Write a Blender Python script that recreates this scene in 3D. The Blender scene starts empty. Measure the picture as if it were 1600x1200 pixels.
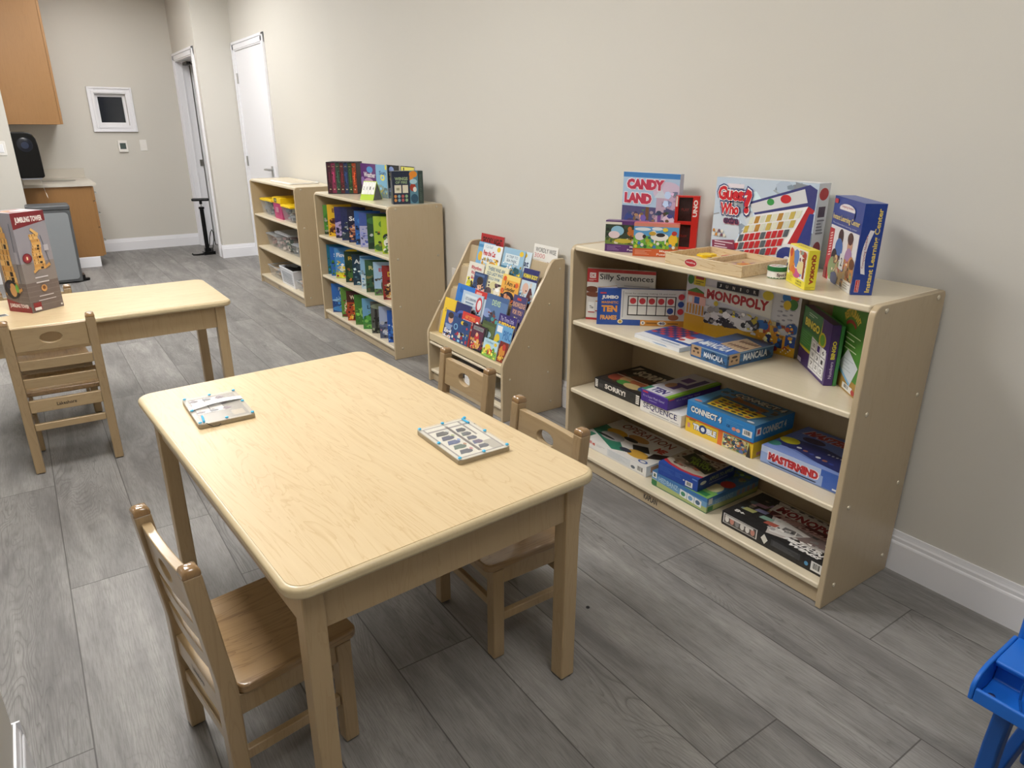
import bpy, bmesh, math, random
from mathutils import Vector, Matrix

S = bpy.context.scene
COL = S.collection
R_ = math.radians

# ------------------------------------------------------------------ camera, world, exposure
cd = bpy.data.cameras.new('camera'); cam = bpy.data.objects.new('camera', cd); COL.objects.link(cam)
cd.sensor_width = 36.0; cd.lens = 1082.564 / 1600.0 * 36.0; cd.clip_start = 0.02
_R = ((0.8223983, 0.1948439, -0.5345062), (-0.5689080, 0.2852551, -0.7713451), (0.0021787, 0.9384377, 0.3454416))
cam.matrix_world = Matrix.Translation((-2.107095, -1.682196, 1.347435)) @ Matrix(_R).to_4x4()
S.camera = cam
w = bpy.data.worlds.new('night'); S.world = w; w.use_nodes = True
w.node_tree.nodes['Background'].inputs[0].default_value = (0.02, 0.022, 0.03, 1)
w.node_tree.nodes['Background'].inputs[1].default_value = 0.25
S.view_settings.view_transform = 'Standard'; S.view_settings.look = 'None'
S.view_settings.gamma = 1.0; S.view_settings.use_curve_mapping = False
S.view_settings.exposure = 1.62
S.cycles.use_denoising = True
S.cycles.max_bounces = 10; S.cycles.diffuse_bounces = 6
# ceiling troffers plus an added fill panel (x, y, emission strength); built as lamps by ceiling_light() below
CEIL = 2.75
LAMPS = [(-2.0, 1.0, 9.5), (-2.0, 3.9, 9.0), (-5.0, 2.9, 3.5), (-1.05, 5.2, 5.0), (-1.45, -1.5, 3.6), (-1.25, 6.4, 1.8)]  # last panel is an added fill that brightens the end wall

# ------------------------------------------------------------------ helpers
def lin(c):
    if isinstance(c, str):
        c = c.lstrip('#'); c = [int(c[i:i + 2], 16) for i in (0, 2, 4)]
    o = []
    for x in c[:3]:
        x /= 255.0
        o.append(x / 12.92 if x <= 0.04045 else ((x + 0.055) / 1.055) ** 2.4)
    return (o[0], o[1], o[2], 1.0)

class NT:
    """tiny node-tree writer"""
    def __init__(s, name):
        s.m = bpy.data.materials.new(name); s.m.use_nodes = True
        s.t = s.m.node_tree; s.b = s.t.nodes['Principled BSDF']
    def node(s, typ, **k):
        n = s.t.nodes.new(typ)
        for a, v in k.items(): setattr(n, a, v)
        return n
    def put(s, inp, v):
        if isinstance(v, bpy.types.NodeSocket): s.t.links.new(v, inp)
        else: inp.default_value = v
    def math(s, op, a, b=0.0, c=0.0):
        n = s.node('ShaderNodeMath', operation=op)
        s.put(n.inputs[0], a); s.put(n.inputs[1], b); s.put(n.inputs[2], c)
        return n.outputs[0]
    def obj(s):
        return s.node('ShaderNodeTexCoord').outputs['Object']
    def mapping(s, v, scale=(1, 1, 1), rot=(0, 0, 0)):
        n = s.node('ShaderNodeMapping'); s.put(n.inputs['Vector'], v)
        n.inputs['Scale'].default_value = scale; n.inputs['Rotation'].default_value = rot
        return n.outputs[0]
    def noise(s, v, scale, detail=3, rough=0.55, dist=0.0):
        n = s.node('ShaderNodeTexNoise'); s.put(n.inputs['Vector'], v)
        n.inputs['Scale'].default_value = scale; n.inputs['Detail'].default_value = detail
        n.inputs['Roughness'].default_value = rough; n.inputs['Distortion'].default_value = dist
        return n.outputs[0]
    def ramp(s, f, stops):
        n = s.node('ShaderNodeValToRGB'); s.put(n.inputs[0], f)
        e = n.color_ramp.elements
        while len(e) < len(stops): e.new(0.5)
        for i, (p, c) in enumerate(stops):
            e[i].position = p; e[i].color = c if len(c) == 4 else (*c, 1)
        return n.outputs[0]
    def mix(s, f, a, b, mode='MIX'):
        n = s.node('ShaderNodeMix', data_type='RGBA', blend_type=mode)
        s.put(n.inputs[0], f); s.put(n.inputs[6], a); s.put(n.inputs[7], b)
        return n.outputs[2]
    def bump(s, h, strength=0.1, dist=0.002):
        n = s.node('ShaderNodeBump'); s.put(n.inputs['Height'], h)
        n.inputs['Strength'].default_value = strength; n.inputs['Distance'].default_value = dist
        s.t.links.new(n.outputs[0], s.b.inputs['Normal'])
    def done(s, col=None, rough=0.5, spec=0.5, metal=0.0, **k):
        if col is not None: s.put(s.b.inputs['Base Color'], col)
        s.put(s.b.inputs['Roughness'], rough); s.b.inputs['Metallic'].default_value = metal
        s.b.inputs['Specular IOR Level'].default_value = spec
        for a, v in k.items(): s.put(s.b.inputs[a.replace('_', ' ')], v)
        return s.m

MATS = {}
def flat(name, col, rough=0.5, spec=0.5, metal=0.0, **k):
    if name not in MATS:
        t = NT(name)
        c = lin(col)
        n = t.noise(t.obj(), 35.0, 2)
        c2 = tuple(min(1, x * 1.04 + 0.002) for x in c[:3]) + (1,)
        MATS[name] = t.done(t.mix(n, c, c2), rough, spec, metal, **k)
    return MATS[name]

def wood(name, base, dark, along='y', rough=0.35, strength=0.55, fine=1.0, coat=0.0):
    t = NT(name); o = t.obj()
    sc = {'x': (0.9, 9, 9), 'y': (9, 0.9, 9), 'z': (9, 9, 0.9)}[along]
    v = t.mapping(o, sc)
    n1 = t.noise(v, 1.7 * fine, 3, 0.6, 1.6)
    n2 = t.noise(t.mapping(o, tuple(x * 9 if x > 1 else x * 2.5 for x in sc)), 1.0 * fine, 3, 0.6, 0.2)
    rings = t.math('FRACT', t.math('MULTIPLY', n1, 7.0))
    line = t.ramp(rings, [(0.0, (1, 1, 1, 1)), (0.10, (0.55, 0.55, 0.55, 1)), (0.34, (0, 0, 0, 1)), (1.0, (0.12, 0.12, 0.12, 1))])
    blot = t.noise(o, 3.0, 2)
    f = t.math('MULTIPLY', t.math('ADD', t.math('MULTIPLY', line, 0.55), t.math('MULTIPLY', n2, 0.5)), strength)
    c = t.mix(f, lin(base), lin(dark))
    c = t.mix(t.math('MULTIPLY', blot, 0.25), c, lin(dark))
    t.bump(n2, 0.03, 0.001)
    return t.done(c, rough, 0.5, 0.0, Coat_Weight=coat, Coat_Roughness=0.15)

def paint(name, col, rough, bump=0.06):
    t = NT(name); o = t.obj()
    t.bump(t.noise(o, 160, 3), bump, 0.002)
    c = lin(col); c2 = tuple(x * 0.97 for x in c[:3]) + (1,)
    return t.done(t.mix(t.noise(o, 1.2, 2), c, c2), rough, 0.4)

def floor_mat():
    t = NT('grey_plank_floor'); o = t.obj()
    sp = t.node('ShaderNodeSeparateXYZ'); t.put(sp.inputs[0], o)
    x, y = sp.outputs[0], sp.outputs[1]
    W, L = 0.2293, 1.525
    u = t.math('DIVIDE', t.math('SUBTRACT', -0.145, x), W)
    row = t.math('FLOOR', u); fu = t.math('FRACT', u)
    known = {0: -0.955, 1: -0.361, 2: -1.21, 3: -0.98, 4: 0.2, 5: -0.31, 6: -1.165, 7: 0.81, 8: 0.58, 9: 1.39, -1: 0.3}
    wn = t.node('ShaderNodeTexWhiteNoise', noise_dimensions='1D'); t.put(wn.inputs['W'], row)
    off = t.math('MULTIPLY', wn.outputs[0], L); any_ = None
    acc = 0.0; any_ = 0.0
    for k, v in known.items():
        e = t.math('COMPARE', row, float(k), 0.1)
        acc = t.math('MULTIPLY_ADD', e, v, acc); any_ = t.math('ADD', any_, e)
    off = t.math('ADD', acc, t.math('MULTIPLY', off, t.math('SUBTRACT', 1.0, any_)))
    v = t.math('DIVIDE', t.math('SUBTRACT', y, off), L)
    colm = t.math('FLOOR', v); fv = t.math('FRACT', v)
    du = t.math('MULTIPLY', t.math('MINIMUM', fu, t.math('SUBTRACT', 1.0, fu)), W)
    dv = t.math('MULTIPLY', t.math('MINIMUM', fv, t.math('SUBTRACT', 1.0, fv)), L)
    d = t.math('MINIMUM', du, dv)
    seam = t.node('ShaderNodeMapRange'); t.put(seam.inputs[0], d)
    for i, q in ((1, 0.0008), (2, 0.0024), (3, 1.0), (4, 0.0)): seam.inputs[i].default_value = q
    pid = t.math('ADD', t.math('MULTIPLY', row, 13.37), t.math('MULTIPLY', colm, 5.71))
    pn = t.node('ShaderNodeTexWhiteNoise', noise_dimensions='1D'); t.put(pn.inputs['W'], pid)
    cb = t.node('ShaderNodeCombineXYZ')
    t.put(cb.inputs[0], t.math('ADD', x, t.math('MULTIPLY', pid, 0.77)))
    t.put(cb.inputs[1], t.math('ADD', y, t.math('MULTIPLY', pid, 2.31)))
    t.put(cb.inputs[2], pid)
    P = cb.outputs[0]
    big = t.noise(t.mapping(P, (9, 1.5, 1)), 1.0, 3, 0.6, 0.8)
    fib = t.noise(t.mapping(P, (330, 16, 1)), 1.0, 5, 0.65, 0.3)
    cath = t.noise(t.mapping(P, (7, 0.9, 1)), 1.2, 2, 0.5, 1.1)
    rings = t.math('FRACT', t.math('MULTIPLY', cath, 30.0))
    rl = t.ramp(rings, [(0.0, (1, 1, 1, 1)), (0.22, (0.25, 0.25, 0.25, 1)), (0.6, (0, 0, 0, 1)), (1.0, (0.3, 0.3, 0.3, 1))])
    zone = t.ramp(t.noise(t.mapping(P, (6, 1.0, 1)), 1.0, 2), [(0.47, (0, 0, 0, 1)), (0.62, (1, 1, 1, 1))])
    c = t.ramp(big, [(0.3, lin('#737170')), (0.5, lin('#8b8987')), (0.7, lin('#9e9c99'))])
    c = t.mix(t.math('MULTIPLY', t.math('MULTIPLY', rl, zone), 0.6), c, lin('#504d4b'))
    fr = t.ramp(fib, [(0.38, (1, 1, 1, 1)), (0.56, (0, 0, 0, 1))])
    c = t.mix(t.math('MULTIPLY', fr, 0.38), c, lin('#5c5a58'))
    blotch = t.ramp(t.noise(t.mapping(P, (14, 14, 1)), 1.0, 4, 0.6), [(0.45, (0, 0, 0, 1)), (0.75, (1, 1, 1, 1))])
    c = t.mix(t.math('MULTIPLY', blotch, 0.22), c, lin('#666462'))
    br = t.math('MULTIPLY_ADD', pn.outputs[0], 0.24, 0.88)
    cc = t.node('ShaderNodeCombineXYZ')
    for i in range(3): t.put(cc.inputs[i], br)
    c = t.mix(1.0, c, cc.outputs[0], 'MULTIPLY')
    c = t.mix(t.math('MULTIPLY', seam.outputs[0], 0.75), c, lin('#3d3a38'))
    h = t.math('SUBTRACT', t.math('MULTIPLY', fib, 0.4), seam.outputs[0])
    t.bump(h, 0.12, 0.0015)
    return t.done(c, 0.5, 0.35)

def print_mat(name='printed_card', rough=0.32):
    t = NT(name); a = t.node('ShaderNodeAttribute', attribute_name='Col')
    n = t.noise(t.obj(), 60.0, 2)
    c = t.mix(t.math('MULTIPLY', n, 0.06), a.outputs['Color'], (0.5, 0.5, 0.5, 1))
    return t.done(c, rough, 0.4)

M_FLOOR = floor_mat()
M_WALL = paint('wall_paint', '#d5d2ca', 0.6)
M_CEIL = paint('ceiling_paint', '#e9e7e2', 0.8)
M_TRIM = paint('white_trim_paint', '#f0f1f6', 0.35, 0.01)
M_MAPLE = wood('maple_laminate', '#eadcc0', '#d8c5a0', 'y', 0.33, 0.5)
M_TABLE = wood('maple_tabletop', '#e4d0aa', '#bd9d6b', 'y', 0.33, 0.72)
M_TABLEX = wood('maple_tabletop_long', '#e4d0aa', '#bd9d6b', 'x', 0.33, 0.66)
M_EDGE = wood('maple_edge', '#d6c6a2', '#bda67c', 'y', 0.3, 0.4)
M_LEG = wood('maple_leg', '#bfa884', '#a0865f', 'z', 0.38, 0.5)
M_SHELF = wood('maple_shelf', '#e0d5bd', '#cbbb9a', 'y', 0.24, 0.35)
M_SIDE = wood('maple_side', '#c4b294', '#ae9a78', 'z', 0.27, 0.3)
M_CHAIR = wood('chair_hardwood', '#b59d78', '#8c7150', 'z', 0.3, 0.55, 1.0, 0.4)
M_SEAT = wood('chair_seat_hardwood', '#b5966b', '#765a3e', 'y', 0.28, 0.95, 0.8, 0.5)
M_CAP = wood('chair_end_grain', '#a08059', '#7d5f3e', 'z', 0.16, 0.5, 1.0, 0.8)
M_SLAT = wood('chair_slat_hardwood', '#baa27b', '#927757', 'x', 0.3, 0.5, 1.0, 0.4)
M_CAB = wood('cabinet_oak', '#a07749', '#876138', 'z', 0.4, 0.5)
M_PINE = wood('tray_pine', '#f0e0bd', '#b58d57', 'x', 0.4, 0.95, 1.3)
M_PRINT = print_mat()
M_GLOSS = print_mat('glossy_print', 0.2)
M_PAGE = flat('page_paper', '#e8e4da', 0.8)
M_STEEL = flat('brushed_steel', '#b9b9b8', 0.3, 0.5, 1.0)
M_SCREW = flat('screw_metal', '#d6cbb4', 0.25, 0.7, 0.35)
M_BLACK = flat('black_plastic', '#09090a', 0.3, 0.3)
M_DARK = flat('dark_rubber', '#2b2a2a', 0.6)
M_WHITEP = flat('white_plastic', '#eceae6', 0.4)
M_BLUE = flat('blue_plastic', '#1566c8', 0.4)
M_DBLUE = flat('blue_plastic_leg', '#0f4c98', 0.42)
M_GREYCAN = flat('grey_can_front', '#8d9296', 0.35)
M_DGREYCAN = flat('dark_grey_can', '#55585b', 0.4)
M_STONE = paint('counter_stone', '#cfc9bd', 0.3, 0.01)
M_YEL = flat('yellow_plastic', '#f2cf1f', 0.35)
M_CYAN = flat('cyan_plastic', '#3fb6e6', 0.35)
M_GREYWOOD = wood('weathered_mdf', '#a89b82', '#857760', 'y', 0.45, 0.4)
def clear_mat(name, col, alpha):
    t = NT(name); m = t.done(lin(col), 0.15, 0.5, 0.0, Alpha=alpha); return m
M_CLEAR = clear_mat('clear_bin_plastic', '#d3d8dc', 0.11)
M_ACRYL = clear_mat('clear_acrylic', '#f3f6f8', 0.10)
def glass_mat():
    t = NT('window_glass'); return t.done((0.9, 0.93, 0.93, 1), 0.02, 0.5, 0.0, Transmission_Weight=1.0, IOR=1.45)
M_GLASS = glass_mat()

class MB:
    def __init__(s): s.v = []; s.f = []; s.c = []
    def add(s, pts, faces, col=None):
        o = len(s.v); s.v += [tuple(p) for p in pts]
        for f in faces: s.f.append(tuple(i + o for i in f)); s.c.append(col)
    def box(s, x0, y0, z0, x1, y1, z1, col=None):
        s.add([(x0, y0, z0), (x1, y0, z0), (x1, y1, z0), (x0, y1, z0), (x0, y0, z1), (x1, y0, z1), (x1, y1, z1), (x0, y1, z1)],
              [(3, 2, 1, 0), (4, 5, 6, 7), (0, 1, 5, 4), (1, 2, 6, 5), (2, 3, 7, 6), (3, 0, 4, 7)], col)
    def obox(s, c, ax, hx, hy, hz, col=None):
        """box about centre c, axes = 3 unit vectors"""
        c = Vector(c); X, Y, Z = [Vector(a) for a in ax]
        p = [c + X * hx * i + Y * hy * j + Z * hz * k for k in (-1, 1) for j, i in ((-1, -1), (-1, 1), (1, 1), (1, -1))]
        s.add(p, [(3, 2, 1, 0), (4, 5, 6, 7), (0, 1, 5, 4), (1, 2, 6, 5), (2, 3, 7, 6), (3, 0, 4, 7)], col)
    def frustum(s, z0, z1, r0, r1, col=None, cap_top=True):
        a = [(r0[0], r0[1], z0), (r0[2], r0[1], z0), (r0[2], r0[3], z0), (r0[0], r0[3], z0)]
        b = [(r1[0], r1[1], z1), (r1[2], r1[1], z1), (r1[2], r1[3], z1), (r1[0], r1[3], z1)]
        f = [(3, 2, 1, 0), (0, 1, 5, 4), (1, 2, 6, 5), (2, 3, 7, 6), (3, 0, 4, 7)]
        if cap_top: f.append((4, 5, 6, 7))
        s.add(a + b, f, col)
    def prism(s, poly, axis, a0, a1, col=None):
        n = len(poly)
        def P(p, a):
            return {'x': (a, p[0], p[1]), 'y': (p[0], a, p[1]), 'z': (p[0], p[1], a)}[axis]
        pts = [P(p, a0) for p in poly] + [P(p, a1) for p in poly]
        s.add(pts, [tuple(range(n - 1, -1, -1)), tuple(range(n, 2 * n))] + [(i, (i + 1) % n, n + (i + 1) % n, n + i) for i in range(n)], col)
    def tube(s, pts, r, n=10, col=None):
        pts = [Vector(p) for p in pts]; rings = []; up = Vector((0, 0, 1))
        for i, p in enumerate(pts):
            t = (pts[min(i + 1, len(pts) - 1)] - pts[max(i - 1, 0)]).normalized()
            a = t.cross(up)
            if a.length < 1e-3: a = t.cross(Vector((1, 0, 0)))
            a.normalize(); b = t.cross(a)
            rr = r[i] if isinstance(r, (list, tuple)) else r
            rings.append([p + (a * math.cos(k * 2 * math.pi / n) + b * math.sin(k * 2 * math.pi / n)) * rr for k in range(n)])
        V = [q for ring in rings for q in ring]; F = []
        for i in range(len(pts) - 1):
            for k in range(n):
                F.append((i * n + k, i * n + (k + 1) % n, (i + 1) * n + (k + 1) % n, (i + 1) * n + k))
        F += [tuple(range(n - 1, -1, -1)), tuple((len(pts) - 1) * n + k for k in range(n))]
        s.add(V, F, col)
    def lathe(s, prof, c=(0, 0, 0), n=20, col=None, axis='z'):
        V = []
        for r, z in prof:
            for k in range(n):
                a = 2 * math.pi * k / n; x, y = r * math.cos(a), r * math.sin(a)
                q = {'z': (x, y, z), 'x': (z, x, y), 'y': (x, z, y)}[axis]
                V.append((c[0] + q[0], c[1] + q[1], c[2] + q[2]))
        F = [(i * n + k, i * n + (k + 1) % n, (i + 1) * n + (k + 1) % n, (i + 1) * n + k) for i in range(len(prof) - 1) for k in range(n)]
        F += [tuple(range(n - 1, -1, -1)), tuple((len(prof) - 1) * n + k for k in range(n))]
        s.add(V, F, col)
    def build(s, name, mat, parent=None, bevel=0.0, seg=2, smooth=None, loc=None, rz=0.0, weld=False):
        me = bpy.data.meshes.new(name)
        me.from_pydata(s.v, [], s.f); me.update()
        if any(c is not None for c in s.c):
            at = me.color_attributes.new('Col', 'FLOAT_COLOR', 'CORNER')
            cache = {}
            for p in me.polygons:
                c = s.c[p.index]
                if c is None: c = '#808080'
                if c not in cache: cache[c] = lin(c)
                for li in p.loop_indices: at.data[li].color = cache[c]
        else:
            bm = bmesh.new(); bm.from_mesh(me)
            bmesh.ops.recalc_face_normals(bm, faces=bm.faces); bm.to_mesh(me); bm.free()
        me.materials.append(mat)
        if smooth or (smooth is None and bevel > 0):
            for p in me.polygons: p.use_smooth = True
            me.set_sharp_from_angle(angle=R_(38))
        o = bpy.data.objects.new(name, me); COL.objects.link(o)
        if parent: o.parent = parent
        if loc: o.location = loc
        o.rotation_euler.z = rz
        if bevel > 0:
            b = o.modifiers.new('edge', 'BEVEL'); b.width = bevel; b.segments = seg; b.limit_method = 'ANGLE'; b.angle_limit = R_(40)
            b.harden_normals = True
        return o

def tag(o, label, cat, group=None):
    o['label'] = label; o['category'] = cat
    if group: o['group'] = group
    return o
def thing(name, label, cat, loc=(0, 0, 0), rz=0.0, group=None):
    o = bpy.data.objects.new(name, None); COL.objects.link(o); o.empty_display_size = 0.05
    o.location = loc; o.rotation_euler.z = rz
    return tag(o, label, cat, group)
def struct(name, mb, mat, parent=None, bevel=0.0, label=None):
    o = mb.build(name, mat, parent, bevel)
    if parent is None:
        o['kind'] = 'structure'
        if label: o['label'] = label
    return o
def dup(root, loc, rz, label, group=None):
    r = root.copy(); COL.objects.link(r); r.location = loc; r.rotation_euler.z = rz; r['label'] = label
    if group: r['group'] = group
    for ch in list(root.children):
        c = ch.copy(); COL.objects.link(c); c.parent = r
        for g in list(ch.children):
            d = g.copy(); COL.objects.link(d); d.parent = c
    return r

def shade(c, k):
    c = c.lstrip('#'); return '#' + ''.join('%02x' % max(0, min(255, int(int(c[i:i + 2], 16) * k))) for i in (0, 2, 4))
_TX = {}
def text_polys(body, bold):
    k = (body, bold)
    if k not in _TX:
        c = bpy.data.curves.new('lettering', 'FONT'); c.body = body; c.offset = bold; c.resolution_u = 2; c.fill_mode = 'FRONT'
        o = bpy.data.objects.new('lettering', c); m = o.to_mesh()
        vs = [(v.co.x, v.co.y) for v in m.vertices]
        fs = [tuple(p.vertices) for p in m.polygons]
        o.to_mesh_clear(); bpy.data.objects.remove(o); bpy.data.curves.remove(c)
        x0 = min(v[0] for v in vs); x1 = max(v[0] for v in vs); y0 = min(v[1] for v in vs); y1 = max(v[1] for v in vs)
        _TX[k] = ([((x - x0) / (x1 - x0), (y - y0) / (y1 - y0)) for x, y in vs], fs)
    return _TX[k]

class Face:
    """a printed face: everything drawn here becomes thin coloured polygons of the same mesh"""
    def __init__(s, mb, O, U, V, off=0.0003):
        s.mb = mb; s.O = Vector(O); s.U = Vector(U); s.V = Vector(V)
        s.N = s.U.cross(s.V).normalized(); s.off = off
    def P(s, u, v): return s.O + s.U * min(1.0, max(0.0, u)) + s.V * min(1.0, max(0.0, v)) + s.N * s.off
    def poly(s, pts, col):
        s.mb.add([s.P(u, v) for u, v in pts], [tuple(range(len(pts)))], col); s.off += 0.00005; return s
    def rect(s, a, b, c, d, col): return s.poly([(a, b), (c, b), (c, d), (a, d)], col)
    def ell(s, u, v, ru, rv, col, n=18, rot=0.0):
        W, H = s.U.length, s.V.length; pts = []
        for k in range(n):
            t = 2 * math.pi * k / n; x, y = ru * W * math.cos(t), rv * H * math.sin(t)
            if rot: x, y = x * math.cos(rot) - y * math.sin(rot), x * math.sin(rot) + y * math.cos(rot)
            pts.append((u + x / W, v + y / H))
        return s.poly(pts, col)
    def text(s, body, a, b, c, d, col, bold=0.02, rot=0, shear=0.0, edge=None):
        """body fitted to the rectangle a,b-c,d; rot 90 = reading upwards, -90 = downwards"""
        passes = [(bold, col)] if edge is None else [(bold + 0.05, edge), (bold, col)]
        for i, (bo, cl) in enumerate(passes):
            vs, fs = text_polys(body, bo); g = 0.0
            pts = []
            if edge is not None and i == 1: g = 0.06
            for x, y in vs:
                if g: x = x * (1 - 2 * g * 0.35) + g * 0.35; y = y * (1 - 2 * g) + g
                x = x + shear * (y - 0.5)
                if rot == 0: u, v = a + (c - a) * x, b + (d - b) * y
                elif rot == 90: u, v = c - (c - a) * y, b + (d - b) * x
                else: u, v = a + (c - a) * y, d - (d - b) * x
                pts.append(s.P(u, v))
            s.mb.add(pts, fs, cl); s.off += 0.00005
        return s
    def busy(s, a, b, c, d, pal, n=40, seed=1, size=.05):
        """dense small patches of an illustration"""
        r = random.Random(seed); W, H = s.U.length, s.V.length; k = min(W, H) * size
        for i in range(n):
            u, v = a + (c - a) * r.random(), b + (d - b) * r.random(); q = k * r.uniform(.4, 1.2); m = r.randint(3, 7); t0 = r.random() * 6; e = r.uniform(.5, 1)
            pts = [(min(c, max(a, u + q * math.cos(t0 + 6.283 * j / m) / W)), min(d, max(b, v + q * e * math.sin(t0 + 6.283 * j / m) / H))) for j in range(m)]
            s.poly(pts, shade(r.choice(pal), r.uniform(.6, 1.25))); s.off -= .000045
        s.off += .00006
        return s
    def bars(s, a, b, c, d, n=9):
        s.rect(a, b, c, d, '#eeeeea'); rnd = random.Random(n)
        for i in range(n):
            x = a + (c - a) * (0.1 + 0.8 * i / n); ww = (c - a) * 0.8 / n * rnd.uniform(0.35, 0.8)
            s.rect(x, b + (d - b) * 0.2, x + ww, d - (d - b) * 0.08, '#222222')
        return s
    def lines(s, a, b, c, d, n, col, t=0.45):
        for i in range(n):
            y = d - (d - b) * (i + 0.5) / n; hh = (d - b) / n * t / 2
            s.rect(a, y - hh, c - (c - a) * 0.13 * ((i * 7) % 4), y + hh, col)
        return s

def faces(mb, w, d, h, x0=0.0, y0=0.0, z0=0.0):
    F = Face(mb, (x0, y0, z0), (w, 0, 0), (0, 0, h)); T = Face(mb, (x0, y0, z0 + h), (w, 0, 0), (0, d, 0))
    Rr = Face(mb, (x0 + w, y0, z0), (0, d, 0), (0, 0, h)); L = Face(mb, (x0, y0 + d, z0), (0, -d, 0), (0, 0, h))
    return F, T, Rr, L

def carton(name, label, cat, A, B, z, h, d, base, art=None, group=None, lidded=False, mat=None, tray='#d8d4cc'):
    """box whose printed front stands over the floor line A-B (viewer's left to right); d = depth backwards"""
    wv = math.hypot(B[0] - A[0], B[1] - A[1]); a = math.atan2(B[1] - A[1], B[0] - A[0])
    mb = MB()
    z0 = 0.005 if lidded else 0.0
    mb.box(0, 0, z0, wv, d, h, base)
    if art: art(*faces(mb, wv, d, h - z0, 0, 0, z0))
    if lidded:
        root = thing(name, label, cat, (A[0], A[1], z + 0.0006), a, group)
        mb.build('lid', mat or M_PRINT, root, 0.0012, 2)
        b = MB(); b.box(0.0012, 0.0012, 0, wv - 0.0012, d - 0.0012, 0.0049, tray); b.build('box_base', M_PRINT, root)
        return root
    o = mb.build(name, mat or M_PRINT, None, 0.0012, 2, loc=(A[0], A[1], z + 0.0006), rz=a)
    return tag(o, label, cat, group)

def book(label, A, ang, z, wv, h, d, base, art, group=None, spine=None, lean=0.0, name='picture_book', cat='book'):
    """paperback: cover folded round a page block; local x = across the cover, -y = cover normal"""
    root = thing(name, label, cat, (A[0], A[1], z), 0, group)
    root.rotation_euler = (0, 0, ang)
    if lean: root.rotation_euler = (Matrix.Rotation(ang, 3, 'Z') @ Matrix.Rotation(lean, 3, 'X')).to_euler()
    mb = MB(); t = 0.0006
    mb.box(0, 0, 0, wv, t, h, base); mb.box(0, d - t, 0, wv, d, h, base); mb.box(0, t, 0, t, d - t, h, spine or base)
    F = Face(mb, (0, 0, 0), (wv, 0, 0), (0, 0, h)); art(F)
    mb.build('cover', M_GLOSS, root)
    p = MB(); p.box(t, t, 0.001, wv - 0.0015, d - t, h - 0.0015); p.build('page_block', M_PAGE, root)
    return root

def roundrect(x0, y0, x1, y1, r, n=6):
    P = []
    for cx, cy, a0 in ((x1 - r, y0 + r, -90), (x1 - r, y1 - r, 0), (x0 + r, y1 - r, 90), (x0 + r, y0 + r, 180)):
        for i in range(n + 1):
            a = R_(a0 + 90 * i / n); P.append((cx + r * math.cos(a), cy + r * math.sin(a)))
    return P

# ------------------------------------------------------------------ room shell
XW, YE = 0.014, 7.62            # right wall face, end wall face
XH = -0.351                     # hall wall face beyond the pier
XN, YS = -2.05, 6.15            # niche wall, wall beside the niche
XL, YB, XST, YST = -7.0, -5.0, -2.337, -0.125
m = MB(); m.box(XL - .1, YB - .1, -.1, 1.3, YE + .12, 0); struct('floor', m, M_FLOOR)
m = MB(); m.box(XL - .1, YB - .1, CEIL, 1.3, YE + .12, CEIL + .1); struct('ceiling', m, M_CEIL)
m = MB(); m.box(XW, YB, 0, XW + .1, 6.447, CEIL); struct('wall_right', m, M_WALL)
m = MB(); m.box(XH, 6.447, 0, XW + .1, 6.60, CEIL); m.box(XH, 6.60, 2.05, XH + .13, 7.50, CEIL); m.box(XH, 7.50, 0, XH + .13, YE, CEIL)
struct('wall_pier', m, M_WALL)
m = MB(); WX0, WX1, WZ0, WZ1 = -1.205, -0.905, 1.375, 1.70
m.box(XN, YE, 0, WX0, YE + .12, CEIL); m.box(WX1, YE, 0, 1.3, YE + .12, CEIL); m.box(WX0, YE, 0, WX1, YE + .12, WZ0); m.box(WX0, YE, WZ1, WX1, YE + .12, CEIL)
struct('wall_end', m, M_WALL)
m = MB(); m.box(XL, YS, 0, XN, YE + .12, CEIL); struct('wall_niche', m, M_WALL)
m = MB(); m.box(XL - .1, YST, 0, XL, YS, CEIL); struct('wall_left', m, M_WALL)
m = MB(); m.prism([(XL - .1, YB), (XST, YB)] + [(XST - .02 + .02 * math.cos(R_(a)), YST - .02 + .02 * math.sin(R_(a))) for a in range(0, 91, 15)] + [(XL - .1, YST)], 'z', 0, CEIL)
struct('wall_stub', m, M_WALL)
m = MB(); m.box(XST, YB - .1, 0, XW + .1, YB, CEIL); struct('wall_back', m, M_WALL)
m = MB(); m.box(1.2, 6.45, 0, 1.3, YE, CEIL); m.box(XW + .1, 6.45, 0, 1.2, 6.55, CEIL); struct('wall_washroom', m, M_WALL)

BB = [(0, 0), (.014, 0), (.014, .098), (.0125, .103), (.010, .106), (.010, .117), (.0075, .122), (.006, .13), (.005, .139), (0, .139)]
def bb_y(name, x, sx, y0, y1):
    m = MB(); m.prism([(x + sx * p, z) for p, z in BB], 'y', y0, y1); return struct(name, m, M_TRIM)
def bb_x(name, y, sy, x0, x1):
    m = MB(); m.prism([(y + sy * p, z) for p, z in BB], 'x', x0, x1); return struct(name, m, M_TRIM)
bb_y('baseboard_right', XW, -1, YB, 5.335)
bb_x('baseboard_pier', 6.447, -1, XH - .013, XW)
bb_y('baseboard_pier_return', XH, -1, 6.434, 6.525)
bb_x('baseboard_end', YE, -1, -1.46, XH)
bb_y('baseboard_stub', XST, 1, YB, YST)
bb_x('baseboard_stub_end', YST, 1, XL, XST + .012)
bb_x('baseboard_niche', YS, -1, XL, XN)

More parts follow.
